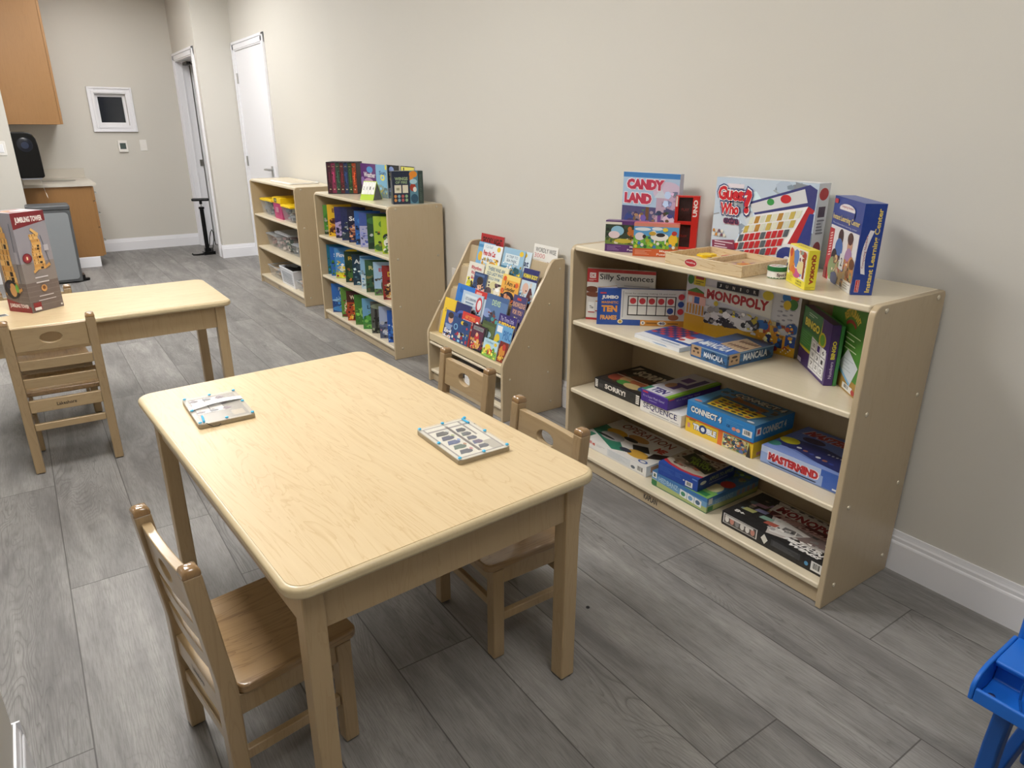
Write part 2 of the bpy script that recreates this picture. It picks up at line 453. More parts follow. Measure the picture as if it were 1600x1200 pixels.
def casing(name, horiz, base, a0, a1, z1, wd=.09, sgn=-1, th=.022):
    """door casing round an opening a0..a1 x 0..z1 on a wall plane at base; horiz = axis along the wall"""
    m = MB()
    def bx(p0, p1, q0, q1, t): m.box(base, p0, q0, base + sgn * t, p1, q1) if horiz == 'y' else m.box(p0, base, q0, p1, base + sgn * t, q1)
    for o0, o1, t in ((0, wd, th * .55), (.012, wd - .03, th * .8), (wd - .026, wd - .002, th)):
        bx(a0 - o1, a0 - o0, 0, z1 + o1, t); bx(a1 + o0, a1 + o1, 0, z1 + o1, t); bx(a0 - o1, a1 + o1, z1 + o0, z1 + o1, t)
    return struct(name, m, M_TRIM, None, 0.003)
# door 1: flush closed door in the right wall
casing('trim_1', 'y', XW, 5.43, 6.355, 2.085, .086)
m = MB(); m.box(XW - .004, 5.433, .006, XW + .03, 6.352, 2.082)
door1 = struct('door_1', m, M_TRIM, None, .002, 'plain white flush door in the right wall beyond the shelves')
m = MB(); m.lathe([(.027, 0), (.027, .010), (.012, .013), (.012, .045)], (0, 0, 0), 20, None, 'x')
m2 = MB(); m2.v = [(XW - .004 - v[0], 5.505 + v[1], .965 + v[2]) for v in m.v]; m2.f = m.f; m2.c = m.c
m2.tube([(XW - .046, 5.500, .965), (XW - .05, 5.55, .966), (XW - .05, 5.625, .963)], [.011, .011, .009], 10)
m2.box(XW - .014, 5.485, .90, XW - .004, 5.525, 1.0)
m2.build('door_handle', M_STEEL, door1, .002)
for zz in (1.83, 1.02, .25):
    m = MB(); m.box(XW - .012, 6.345, zz - .05, XW - .004, 6.365, zz + .05); m.tube([(XW - .014, 6.356, zz - .05), (XW - .014, 6.356, zz + .05)], .006, 8)
    m.build('hinge', M_STEEL, door1)
# doorway 2 in the hall wall: casing, jamb lining, open door leaf against the washroom wall
casing('trim_2', 'y', XH, 6.615, 7.495, 2.045, .086)
m = MB(); m.box(XH, 7.49, 0, XH + .135, 7.505, 2.05); m.box(XH, 6.6, 0, XH + .135, 6.615, 2.05); m.box(XH, 6.6, 2.04, XH + .135, 7.505, 2.055)
m.box(XH + .05, 7.478, 0, XH + .066, 7.49, 2.04); m.box(XH + .05, 6.615, 2.028, XH + .066, 7.49, 2.04)
struct('trim_3', m, M_TRIM, None, .0015)
m = MB(); m.box(XH + .145, 7.455, .008, XH + .98, 7.495, 2.035)
door2 = struct('door_2', m, M_TRIM, None, .002, 'white door leaf standing open inside the far doorway')
m = MB(); m.box(XH + .10, 7.474, .93, XH + .145, 7.489, 1.0); struct('strike', m, M_STEEL, door2)
m = MB(); m.box(XH + .03, 7.10, 1.998, XH + .075, 7.30, 2.027); m.tube([(XH + .05, 7.12, 2.0), (XH + .09, 6.95, 1.995)], .006, 8); m.build('door_closer', M_DARK, door2)
# window 1 in the end wall
m = MB()
for o0, o1, t in ((0, .068, .014), (.008, .03, .02), (.05, .068, .024)):
    m.box(WX0 - o1, YE - t, WZ0 - o1, WX0 - o0, YE, WZ1 + o1); m.box(WX1 + o0, YE - t, WZ0 - o1, WX1 + o1, YE, WZ1 + o1)
    m.box(WX0 - o0, YE - t, WZ1 + o0, WX1 + o0, YE, WZ1 + o1); m.box(WX0 - o0, YE - t, WZ0 - o1, WX1 + o0, YE, WZ0 - o0)
win = struct('window_1', m, M_TRIM, None, .0025, 'small square window with white moulded frame in the end wall')
m = MB()
for a in ((WX0, WZ0, WX0 + .03, WZ1), (WX1 - .03, WZ0, WX1, WZ1), (WX0 + .03, WZ0, WX1 - .03, WZ0 + .03), (WX0 + .03, WZ1 - .03, WX1 - .03, WZ1)):
    m.box(a[0], YE + .035, a[1], a[2], YE + .075, a[3])
m.build('sash', M_TRIM, win, .003)
m = MB(); m.box(WX0 + .03, YE + .052, WZ0 + .03, WX1 - .03, YE + .058, WZ1 - .03); m.build('pane', M_GLASS, win)

def ceiling_light(x, y, power, label):
    t = thing('ceiling_light', label, 'ceiling light', (x, y, CEIL))
    m = MB()
    for a in ((-.31, -.61, .31, -.585), (-.31, .585, .31, .61), (-.31, -.585, -.285, .585), (.285, -.585, .31, .585)): m.box(a[0], a[1], -.014, a[2], a[3], -.001)
    m.build('frame', M_WHITEP, t, .002)
    n = NT('lit_diffuser'); n.done((0.9, 0.9, 0.9, 1), 0.5, 0.3, 0.0, Emission_Color=(1.0, 0.975, 0.945, 1), Emission_Strength=power)
    m = MB(); m.box(-.285, -.585, -.010, .285, .585, -.002); m.build('diffuser', n.m, t)
for i, (x, y, p) in enumerate(LAMPS):
    ceiling_light(x, y, p, ['flat ceiling light above the gap between the two tables', 'flat ceiling light above the far part of the room', 'flat ceiling light over the open left of the room',
                            'flat ceiling light nearest the white door', 'dim flat ceiling light over the near end', 'dim unseen light panel added to brighten the end wall'][i])

# ------------------------------------------------------------------ bookcases
SH = [.627, .338, .075]; CW, CDp, CH = 1.222, .373, .926
def bookcase(label, y0):
    t = thing('bookcase', label, 'bookcase', (0, y0, 0), 0, 'three-shelf maple bookcases along the wall')
    xf = -CDp
    prof = [(xf, 0), (xf, CH - .03)] + [(xf + .03 - .03 * math.cos(R_(a)), CH - .03 + .03 * math.sin(R_(a))) for a in (15, 30, 45, 60, 75, 90)] + [(-.022, CH), (-.012, CH - .004), (-.008, CH - .014), (-.008, 0)]
    for a, b in ((0, .019), (CW - .019, CW)):
        m = MB(); m.prism(prof, 'y', a, b); m.build('side_panel', M_SIDE, t, .0035, 3)
    i0, i1 = .0192, CW - .0192
    m = MB(); m.box(xf + .006, i0, CH - .021, -.009, i1, CH - .001); m.build('top_panel', M_SHELF, t, .006, 4)
    for z in SH[:2]:
        m = MB(); m.box(xf + .006, i0, z - .019, -.0185, i1, z); m.build('shelf', M_SHELF, t, .006, 4)
    m = MB(); m.box(xf + .004, i0, SH[2] - .019, -.0185, i1, SH[2]); m.build('bottom_shelf', M_SHELF, t, .006, 4)
    m = MB(); m.box(xf + .018, i0, .004, xf + .036, i1, SH[2] - .0195); k = m.build('kick_board', M_SIDE, t)
    f = MB(); F = Face(f, (xf + .018, CW * .62, .018), (0, -.07, 0), (0, 0, .022)); F.text('KAPLAN', 0, 0, 1, 1, '#2a2420', .03)
    f.build('brand_lettering', M_PRINT, k)
    m = MB(); m.box(-.0183, i0, .004, -.0095, i1, CH - .024); m.build('back_panel', M_SIDE, t)
    for z in (CH - .017, SH[0] - .008, SH[1] - .008, SH[2] - .008):
        for x in (xf + .052, -.05):
            m = MB(); m.lathe([(.0075, 0), (.007, -.002), (.004, -.0036), (.0005, -.0042)], (x, 0, z), 12, None, 'y'); m.build('screw', M_SCREW, t, 0, 2, True)
    return t
YA, YBs, YC = -.8, 2.086, 3.733
bcA = bookcase('near maple bookcase filled with board games', YA)
dup(bcA, (0, YBs, 0), 0, 'middle maple bookcase with rows of upright picture books')
dup(bcA, (0, YC, 0), 0, 'farthest maple bookcase holding plastic bins beside the white door')

# ------------------------------------------------------------------ sloped book rack
RY0, RY1 = .90, 1.657
rack = thing('book_rack', 'low sloping maple book display rack full of picture books', 'book rack', (0, 0, 0))
pr = [(-.373, 0), (-.373, .284), (-.367, .302), (-.092, .752), (-.076, .766), (-.06, .768), (-.02, .768), (-.008, .757), (-.006, 0)]
for a, b in ((RY0, RY0 + .018), (RY1 - .018, RY1)):
    m = MB(); m.prism(pr, 'y', a, b); m.build('side_panel', M_SIDE, rack, .0035, 3)
i0, i1 = RY0 + .0182, RY1 - .0182
m = MB(); m.box(-.369, i0, .242, -.357, i1, .288); m.build('front_lip', M_EDGE, rack, .005, 3)
m = MB(); m.box(-.369, i0, .222, -.29, i1, .236); m.build('lower_rail', M_SHELF, rack, .005, 3)
RB = {1: (-.135, .66), 2: (-.205, .54), 3: (-.275, .42), 4: (-.345, .30)}
LEAN = R_(15)
for r, (bx, bz) in RB.items():
    m = MB()
    dz = .098 if r > 1 else .085
    o = .030   # back board of the tier sits this far behind the front layer of books
    p = [(bx + o, bz - .012), (bx + o + .008, bz - .014), (bx + o + .008 + math.tan(LEAN) * dz, bz + dz), (bx + o + math.tan(LEAN) * dz, bz + dz)]
    m.prism(p, 'y', i0, i1); m.build('tier_back', M_SIDE, rack, .002)
    m = MB(); m.box(bx - (.006 if r < 4 else .009), i0, bz - .026, bx + o + .012, i1, bz - .0145); m.build('tier_ledge', M_EDGE, rack, .002)
m = MB(); m.box(-.06, i0, .598, -.014, i1, .610); m.build('back_ledge', M_EDGE, rack)
m = MB(); m.box(-.366, i0, .056, -.014, i1, .072); m.build('bottom_shelf', M_SHELF, rack, .005, 3)
m = MB(); m.box(-.352, i0, .003, -.335, i1, .0555); m.build('kick_board', M_SIDE, rack)
m = MB(); m.box(-.0135, i0, .003, -.0065, i1, .755); m.build('back_panel', M_SIDE, rack)
for x, z in ((-.33, .215), (-.22, .36), (-.10, .555), (-.08, .05), (-.30, .03), (-.04, .72), (-.10, .21)):
    m = MB(); m.lathe([(.006, 0), (.0055, -.0018), (.0005, -.003)], (x, RY0, z), 10, None, 'y'); m.build('screw', M_SCREW, rack, 0, 2, True)

def rack_book(r, y_l, y_r, top, layer, label, base, art, back=None):
    bx, bz = RB[r] if back is None else back
    ln = LEAN if back is None else R_(8)
    d = .005
    off = (.026 - layer * .0065) if back is None else 0
    x = bx + off - .006
    return book(label, (x, y_l), -math.pi / 2, bz - .0118 + (0 if back is None else .0135), y_l - y_r, top + .0125, d, base, art, 'picture books on the sloping rack', None, -ln)
def A_(*ops):
    def art(F):
        pal = [o[-1] for o in ops if o[0] in ('ell', 'poly') and isinstance(o[-1], str)]
        for o in ops:
            if o[0] != 'text': getattr(F, o[0])(*o[1:])
        if len(pal) > 1: F.busy(.04, .03, .96, .46, pal, 26, len(pal) * 7 + int(pal[0][1:3], 16), .09)
        for o in ops:
            if o[0] == 'text': getattr(F, o[0])(*o[1:])
    return art
def tx(b, a, c, d, e, col, bold=.02, **k):
    return ('text', b, a, c, d, e, col, bold)
RBK = [
 (1, 1.615, 1.39, 0.185, 0, 'red book at the back of the top tier of the rack', '#b5262b', A_(tx('SPOOKY NIGHT', .08, .72, .92, .92, '#3a1214', .03), ('rect', 0, 0, 1, .1, '#8c1b20')), (-.05, .61)),
 (1, 1.122, .93, 0.19, 0, 'white workbook with orange and green stripes, right end of the top tier', '#f2f0ea', A_(tx('WORDLY WISE', .08, .82, .93, .93, '#4a4a4a', .0), tx('3000', .05, .68, .5, .79, '#d98c8c', .0), ('poly', [(.1, 0), (.3, 0), (.3, .55), (.08, .58)], '#4cae32'), ('poly', [(.36, 0), (.55, 0), (.75, .5), (.58, .55)], '#e8632a'), ('poly', [(.75, .5), (.58, .55), (.62, .62), (.8, .6)], '#8a4a20'), ('poly', [(.7, 0), (.9, 0), (.8, .42)], '#57b53c')), (-.05, .61)),
 (1, 1.553, 1.40, .118, 0, 'blue book peeping out at the left end of the top tier', '#7db4dd', A_(('rect', 0, .78, 1, .9, '#4d8fc4'), ('ell', .22, .42, .14, .2, '#e0b43a'), ('rect', .55, .3, .7, .75, '#2a4a7a'))),
 (1, 1.484, 1.304, .117, 2, 'white picture book with blue and red title on the top tier', '#e9eef2', A_(('rect', 0, .0, 1, .22, '#a9cbe2'), tx('Pete the Cat', .06, .52, .7, .74, '#c8343a', .03), tx('BIG LUNCH', .1, .3, .6, .42, '#33506e', .01), ('ell', .62, .15, .22, .18, '#d99a2b'), ('rect', .42, .1, .82, .16, '#8a5320'), ('ell', .82, .86, .09, .1, '#e8c53a'), tx('I Can Read!', .12, .83, .5, .95, '#8aa9bd', .0))),
 (1, 1.301, 1.115, .121, 1, 'pale blue seaside picture book in the middle of the top tier', '#9cc3dd', A_(('rect', 0, 0, 1, .3, '#4f86a8'), ('rect', .12, .42, .8, .78, '#dbe8ee'), tx('A TRIP TO', .2, .63, .72, .73, '#4b6f8b', .0), tx('SEA PARK', .22, .48, .7, .58, '#3f6280', .01), ('ell', .85, .86, .09, .1, '#e8c53a'), ('ell', .75, .2, .14, .12, '#2f5f6b'), ('poly', [(.1, .1), (.4, .2), (.35, .32)], '#e8eef0'))),
 (1, 1.19, 1.066, .12, 0, 'narrow blue and white book between the seaside book and the workbook', '#d4e4ee', A_(('rect', 0, 0, 1, .25, '#6fa2c4'), tx('Cat', .35, .45, .9, .68, '#2c3e66', .03), ('ell', .55, .85, .16, .09, '#e8c53a'), ('rect', .3, .08, .6, .2, '#39618a'))),
 (2, 1.552, 1.40, .137, 0, 'white picture book with red title and yellow figures on the second tier', '#e6e2d6', A_(tx('Rhythm', .2, .72, .85, .88, '#c03a4e', .03), tx('Rhyme', .25, .55, .78, .69, '#c03a4e', .03), tx('Boo!', .3, .4, .62, .52, '#c03a4e', .03), ('ell', .2, .16, .16, .2, '#d9cf2e'), ('ell', .55, .12, .18, .18, '#e0d23a'), ('ell', .38, .22, .08, .14, '#2a2a2a'))),
 (2, 1.46, 1.337, .096, 2, 'small dark blue book with a child in bed on the second tier', '#27416f', A_(('ell', .55, .42, .2, .24, '#e3b08b'), ('ell', .52, .62, .25, .2, '#2a1c18'), ('rect', .1, 0, .95, .22, '#e7b9c6'), ('rect', .05, .82, .8, .93, '#53709c'))),
 (2, 1.398, 1.31, .1, 0, 'plain brown book behind the child in bed book', '#8f7a58', A_(('rect', .6, 0, .9, 1, '#6e5b3e'),)),
 (2, 1.379, 1.169, .153, 1, 'cream picture book with dark capitals in the middle of the second tier', '#e9e6c4', A_(tx('THERE WAS AN', .12, .8, .85, .92, '#6b8697', .03), tx('OLD LADY WHO', .1, .66, .82, .77, '#6b8697', .03), tx('COULD SWIM', .15, .53, .7, .62, '#7a93a3', .02), ('ell', .5, .3, .2, .2, '#d8cf9a'), ('ell', .7, .2, .16, .18, '#efe7d5'), ('ell', .3, .15, .15, .14, '#5e4a52'))),
 (2, 1.2, 1.049, .127, 2, 'orange picture book with a dark-haired child on the second tier', '#efb04a', A_(('rect', 0, .82, 1, 1, '#f2d470'), tx('I Am a', .2, .62, .8, .78, '#40351f', .02), tx('Leader', .25, .44, .82, .58, '#40351f', .02), ('ell', .15, .85, .1, .09, '#e2672e'), ('ell', .85, .7, .1, .09, '#e2672e'), ('ell', .12, .4, .1, .1, '#e2672e'), ('ell', .5, .2, .34, .22, '#2a2030'), ('ell', .5, .12, .2, .16, '#d99a70'))),
 (2, 1.05, .925, .18, 1, 'navy book with yellow title and a body figure on the second tier', '#2b2f6b', A_(tx('HUMAN BODY', .06, .76, .98, .87, '#f0de4a', .04), ('rect', .02, 0, .98, .7, '#c7dbe8'), ('ell', .35, .5, .2, .14, '#dcb6a4'), ('poly', [(.45, 0), (.8, 0), (.85, .4), (.65, .6), (.5, .3)], '#5b2f33'), ('ell', .66, .6, .08, .07, '#d9d3c8'), ('ell', .1, .25, .12, .12, '#4a86b8'))),
 (3, 1.564, 1.386, .142, 0, 'bright blue book at the left end of the third tier', '#2a78cf', A_(tx('kisses', .2, .72, .6, .9, '#1b4f96', .0), ('ell', .1, .2, .1, .1, '#e8e4da'), ('ell', .4, .35, .3, .1, '#4b94df'))),
 (3, 1.374, 1.24, .142, 1, 'book with a red top band on the third tier', '#c8d7e6', A_(('rect', 0, .78, 1, 1, '#c9302b'), ('rect', .1, .84, .5, .93, '#e9a49a'), ('ell', .4, .4, .3, .25, '#7da7c9'))),
 (3, 1.478, 1.276, .121, 2, 'pale blue picture book with a red and white round sign on the third tier', '#b9d0e4', A_(('rect', .12, .5, .72, .88, '#dbe6ee'), tx('LOST & UNKNOWN', .16, .66, .68, .78, '#44658a', .0), ('rect', .2, .54, .6, .6, '#7d96b3'), ('ell', .85, .62, .14, .3, '#c5454e'), ('ell', .86, .62, .09, .2, '#efe9ea'), ('rect', 0, 0, 1, .25, '#4d5f7e'), ('ell', .55, .25, .25, .14, '#3a2f38'), ('ell', .15, .38, .12, .12, '#eef2f4'))),
 (3, 1.241, 1.047, .15, 3, 'blue-violet adventure book in the middle of the third tier', '#5f7fae', A_(('rect', 0, .85, 1, 1, '#4a6796'), ('rect', 0, 0, 1, .3, '#38507c'), tx('DEVIS', .3, .68, .68, .86, '#bcd9b0', .02), ('ell', .45, .28, .1, .26, '#33465f'), ('ell', .15, .4, .2, .14, '#8a9fd0'), ('ell', .6, .2, .2, .1, '#7a3d34'), ('ell', .85, .3, .12, .2, '#4f9a98'))),
 (3, 1.034, .925, .18, 1, 'purple book with tan lettering at the right end of the third tier', '#4a4374', A_(tx('KNOWLEDGE', .05, .7, .98, .83, '#d9a98c', .03), tx('FOR YOU', .15, .52, .85, .64, '#d9a98c', .03), ('rect', .3, .88, .6, .94, '#c5403a'), ('ell', .5, .1, .4, .26, '#8d86c4'), ('poly', [(.4, .05), (.65, .05), (.55, .25)], '#f0e6a0'))),
 (4, 1.605, 1.45, .186, 0, 'yellow book at the left end of the front tier', '#efc92f', A_(tx('Doctor', .15, .62, .55, .72, '#3b3420', .0), ('rect', .75, 0, 1, 1, '#e0b423'))),
 (4, 1.472, 1.325, .187, 1, 'dark navy book with a round arc behind the yellow book', '#222d66', A_(('ell', .5, .62, .4, .2, '#4a63b4'), ('ell', .5, .58, .34, .17, '#222d66'), ('ell', .2, .45, .1, .09, '#d9dce6'), ('ell', .6, .5, .14, .1, '#b5322e'))),
 (4, 1.545, 1.42, .13, 2, 'white and blue book with a smiling child, lower left of the front tier', '#3c5390', A_(('ell', .45, .7, .2, .16, '#d6a184'), ('ell', .42, .84, .22, .12, '#3b2a2a'), ('rect', .1, .3, .9, .5, '#8ea3c9'), tx('Englis', .1, .12, .9, .32, '#f2f2f2', .04), ('rect', 0, 0, 1, .09, '#e9e9ea'))),
 (4, 1.384, 1.216, .154, 2, 'red book with white lettering behind the front tier', '#d23a32', A_(tx('HAT STORIES', .2, .8, .75, .92, '#f2a24a', .02), tx('THE FOX HUNT', .1, .66, .8, .77, '#f4e6e2', .02), ('ell', .9, .7, .1, .14, '#f1ece8'), ('rect', .1, .5, .7, .56, '#f0c9c2'))),
 (4, 1.45, 1.28, .114, 3, 'navy picture book with a round blue badge on the front tier', '#26477f', A_(('ell', .2, .6, .12, .13, '#7fb8dd'), ('ell', .2, .6, .08, .09, '#26477f'), ('ell', .55, .85, .1, .08, '#e8c93a'), ('ell', .72, .85, .16, .08, '#1a2748'), ('ell', .85, .68, .05, .05, '#c02b3c'), ('poly', [(.4, .3), (.48, .44), (.56, .3)], '#efe8d0'), ('rect', .41, .2, .55, .3, '#efe8d0'), ('rect', .44, .05, .56, .12, '#cdd8e2'))),
 (4, 1.262, 1.128, .119, 3, 'slim dark case with a red and gold figure on the front tier', '#1c181b', A_(('rect', .03, .08, .86, .97, '#5a2340'), ('rect', .12, .78, .8, .93, '#8f8f92'), tx('ANTHEM', .18, .81, .74, .9, '#3b3b3d', .0), ('ell', .45, .45, .16, .24, '#c62f38'), ('ell', .42, .62, .08, .08, '#e0b08a'), ('ell', .5, .22, .22, .14, '#d9a24a'), ('rect', .3, .3, .62, .36, '#efe4d8'))),
 (4, 1.196, 1.079, .147, 1, 'dark green book with blue lettering on the front tier', '#4a5a35', A_(('rect', 0, .55, 1, .9, '#5d6e42'), tx('Eagle', .2, .4, .85, .54, '#7fb8d6', .02), ('ell', .5, .62, .3, .1, '#9fc2d2'), ('rect', 0, 0, 1, .3, '#3d6c94'))),
 (4, 1.076, .925, .207, 0, 'purple book with yellow capitals at the right of the front tier', '#3a2f78', A_(tx('The Three Little', .1, .85, .85, .95, '#c9c3e8', .0), tx('SUPERDOGS', .04, .68, .97, .83, '#efc83c', .05), ('rect', 0, 0, 1, .3, '#2b2460'))),
 (4, 1.063, .925, .16, 2, 'sky blue book with large pale letters at the right of the front tier', '#6fa9d8', A_(tx('PISC', .5, .62, .98, .88, '#3f77b5', .02), tx('SUNNY', .3, .34, .95, .56, '#4d86c2', .02), ('rect', .08, .78, .4, .96, '#eef2f4'), ('ell', .18, .5, .18, .22, '#d9c22e'), ('ell', .3, .4, .1, .14, '#3f7a3a'))),
 (4, .997, .925, .088, 3, 'red and gold book low at the right end of the front tier', '#7a2a22', A_(('ell', .4, .5, .34, .3, '#d38a35'), ('ell', .55, .75, .2, .16, '#c43b2e'), ('ell', .3, .2, .2, .14, '#e8c04a'), ('rect', .6, .1, .95, .3, '#4a1815'))),
 (4, 1.125, .998, .076, 4, 'small pale blue and yellow book lowest on the front tier', '#b9dbe8', A_(('rect', 0, 0, 1, .4, '#8bc153'), tx('I Can Read', .15, .8, .65, .92, '#5d8aa5', .0), ('ell', .82, .82, .1, .1, '#e8c53a'), ('ell', .35, .55, .2, .16, '#efd94a'), ('ell', .55, .35, .2, .16, '#d4453c'), ('ell', .75, .4, .1, .22, '#5f9a3c'), ('ell', .2, .3, .12, .14, '#f2e35a'))),
]
for b in RBK: rack_book(*b)
# magazines and a white card in the rack's lower compartment
for i, (cw, cl, nm) in enumerate((('#6d6f78', '#3c4c86', 'bottom'), ('#8b8890', '#b4302e', 'second'), ('#4f5564', '#d8d4c8', 'third'), ('#9a96a0', '#353b58', 'top'))):
    carton('magazine', nm + ' magazine of the pile low inside the sloping rack', 'magazine', (-.33 + .006 * i, 1.60 - .01 * i), (-.325 + .006 * i, 1.40 - .01 * i), .0725 + i * .0112, .0105, .26, cw,
           lambda F, T, Rr, L, cl=cl: (F.rect(0, .3, 1, .5, cl), T.rect(.1, .7, .9, .9, cl)), 'pile of magazines in the rack')
for i, (cw, nm) in enumerate((('#3a3438', 'lower'), ('#c8c2b4', 'upper'))):
    carton('magazine', nm + ' dark-edged magazine of the pair at the near end inside the rack', 'magazine', (-.335, 1.16), (-.335, .95), .0725 + i * .015, .0145, .24, cw,
           lambda F, T, Rr, L: F.rect(0, .35, 1, .6, '#8d8a86'), 'pair of magazines in the rack')
m = MB(); m.box(0, 0, 0, .045, .0012, .055, '#f1f0ee'); Face(m, (0, 0, 0), (.045, 0, 0), (0, 0, .055)).lines(.15, .3, .9, .9, 4, '#c9c4d0', .25)
tag(m.build('paper_card', M_PRINT, None, loc=(-.345, 1.30, .0725), rz=-math.pi / 2), 'small white card standing in the rack below the books', 'card')
# ------------------------------------------------------------------ near bookcase: things on top
Z0 = CH - .001
def art(F, T, Rr, L):
    F.rect(0, .93, 1, 1, '#3f7fc0').rect(0, .52, 1, .93, '#a9c3dd').rect(0, 0, 1, .52, '#4c4a78').rect(0, 0, 1, .08, '#3c6a4a')
    F.ell(.8, .75, .25, .14, '#cbb9cf').ell(.95, .62, .2, .12, '#c3a9c4').rect(.62, .3, .76, .68, '#b9a2b8').poly([(.58, .66), (.8, .66), (.69, .8)], '#c9d0dc')
    F.rect(.44, .2, .5, .52, '#6b4a2c').ell(.15, .3, .1, .12, '#2e3f86').ell(.28, .22, .1, .12, '#3a2f86').ell(.42, .26, .08, .1, '#2e3560').ell(.36, .36, .05, .05, '#e0a284')
    F.rect(.56, .08, .64, .28, '#d9a94c').rect(.66, .14, .72, .44, '#6a3f8c').ell(.85, .3, .12, .14, '#d8c2d6').ell(.8, .12, .12, .08, '#5a2f6c').ell(.2, .1, .16, .06, '#54894a')
    F.busy(.02, .02, .98, .48, ['#3a3f7c', '#5a4a8c', '#7a5f94', '#4f7a5a', '#b98fa4', '#2c3a5a', '#8a6a4c', '#c9b0c4'], 90, 3, .05).busy(.72, .5, .98, .76, ['#c3a9c4', '#9fb3cf', '#7f86b0'], 20, 4, .05)
    F.text('CANDY', .06, .75, .76, .92, '#b8324e', .08, 0, 0, '#f3e3ea').text('LAND', .03, .55, .55, .72, '#b8324e', .08, 0, 0, '#f3e3ea')
    T.rect(0, 0, 1, 1, '#dfe8f2')
carton('board_game', 'tall pastel game box with pink striped title, standing at the left of the bookcase top', 'game box', (-.117, .416), (-.072, .161), Z0, .265, .026, '#c3c8d8', art, 'boxes standing on the near bookcase')

def art(F, T, Rr, L):
    F.rect(0, .24, 1, .88, '#2c4030').rect(0, .24, 1, .44, '#6f8a3a').busy(.02, .26, .98, .46, ['#5a7a34', '#8f9a3c', '#3a5030', '#b9a83e', '#d9d0c0'], 50, 5, .07).busy(.02, .46, .98, .86, ['#22342a', '#3f5a3c', '#52705a', '#1c2620'], 40, 6, .09).rect(0, .88, .4, .96, '#dfdccf').ell(.3, .68, .16, .16, '#8cc0dc').ell(.22, .55, .14, .12, '#e9d5da').ell(.72, .62, .18, .12, '#c4742c')
    F.rect(.62, .35, .65, .56, '#5b3414').rect(.78, .35, .81, .56, '#5b3414').ell(.6, .75, .05, .08, '#c4742c').ell(.45, .36, .22, .07, '#c8ba3e').ell(.75, .34, .1, .07, '#dcd3dc').ell(.9, .75, .12, .16, '#7fb7c8')
    F.text('Magnetic', .62, .13, .96, .21, '#ece4f0').text('Puzzle Play', .56, .03, .97, .11, '#ece4f0').lines(.06, .04, .4, .2, 4, '#a989bd', .3)
carton('puzzle_box', 'small purple-banded puzzle box with woodland animals, far left of the bookcase top', 'puzzle box', (-.361, .239), (-.279, .113), Z0, .111, .038, '#5a2a72', art, 'boxes standing on the near bookcase')
def art(F, T, Rr, L):
    F.rect(0, .24, 1, .9, '#6fb43c').busy(.02, .26, .98, .6, ['#3f7a2c', '#8fc04a', '#c8c83a', '#2f6a8a'], 50, 8, .07).rect(0, .62, 1, .9, '#5aa3da').ell(.2, .82, .18, .05, '#e6eef4').ell(.52, .84, .12, .05, '#e6eef4').rect(.0, .9, 1, 1, '#d98b78')
    F.ell(.14, .6, .11, .12, '#e6dce4').ell(.24, .6, .04, .06, '#2c2a30').ell(.58, .6, .2, .12, '#f0eee9').ell(.6, .66, .1, .06, '#2a2426').ell(.44, .72, .06, .07, '#f0eee9').rect(.46, .4, .49, .56, '#f0eee9').rect(.7, .4, .73, .56, '#f0eee9')
    F.ell(.88, .52, .1, .18, '#ecc02a').ell(.9, .72, .06, .07, '#b5322c').rect(.8, .24, 1, .34, '#b0702c')
    for i in range(14): F.ell(.06 + .07 * i, .3 + .05 * ((i * 5) % 3), .035, .05, ('#d9cf3a', '#3d7ac2', '#e8e6da', '#2f6a34', '#a8c83c')[i % 5])
    F.ell(.42, .7, .08, .06, '#cfa83a').ell(.7, .82, .06, .06, '#e6d03a').text('Magnetic', .6, .13, .96, .21, '#f6e6dc').text('Puzzle Play', .54, .03, .97, .11, '#f6e6dc').lines(.05, .05, .42, .2, 4, '#f0b99c', .3)
    T.rect(0, 0, 1, 1, '#d5605c')
carton('puzzle_box', 'small orange-banded puzzle box with a farm cow, beside the wooden tray', 'puzzle box', (-.349, .105), (-.252, -.016), Z0, .115, .038, '#d0602c', art, 'boxes standing on the near bookcase')

# red card-game holder standing on end
t = thing('card_game_holder', 'upright red card game holder with dark windows and white rotated lettering', 'card game', (-.12, .132, Z0 + .0006), math.atan2(-.072, .048), 'boxes standing on the near bookcase')
m = MB(); W, H, D = .0865, .194, .03
m.box(0, 0, 0, W * .14, D, H); m.box(W * .72, 0, 0, W, D, H); m.box(W * .14, 0, 0, W * .72, D, .008); m.box(W * .14, 0, H - .006, W * .72, D, H); m.box(W * .14, 0, H * .47, W * .72, D, H * .53); m.box(W * .14, D - .003, .008, W * .72, D, H - .006)
m.build('frame', flat('red_plastic', '#c5241c', .35), t, .0012)
m = MB(); F = Face(m, (0, 0, 0), (W, 0, 0), (0, 0, H)); F.text('UNO', .76, .62, .94, .93, '#f2ece6', .04, 90); m.build('lettering', M_PRINT, t); m = MB(); Face(m, (0, 0, 0), (W, 0, 0), (0, 0, H)).rect(.02, .8, .1, .99, '#e6d6cc'); m.build('price_strip', M_PRINT, t)
for z0, z1, s in ((.008, H * .47, 'DRAW'), (H * .53, H - .006, 'PLAY')):
    m = MB(); m.box(W * .14 + .0002, .012, z0 + .0002, W * .72 - .0002, D - .0032, z1 - .0002, '#2a0b0a'); Face(m, (W * .14, .012, z0), (W * .58, 0, 0), (0, 0, z1 - z0)).text(s, .2, .42, .75, .54, '#7a1f1a')
    m.build('window', M_GLOSS, t)

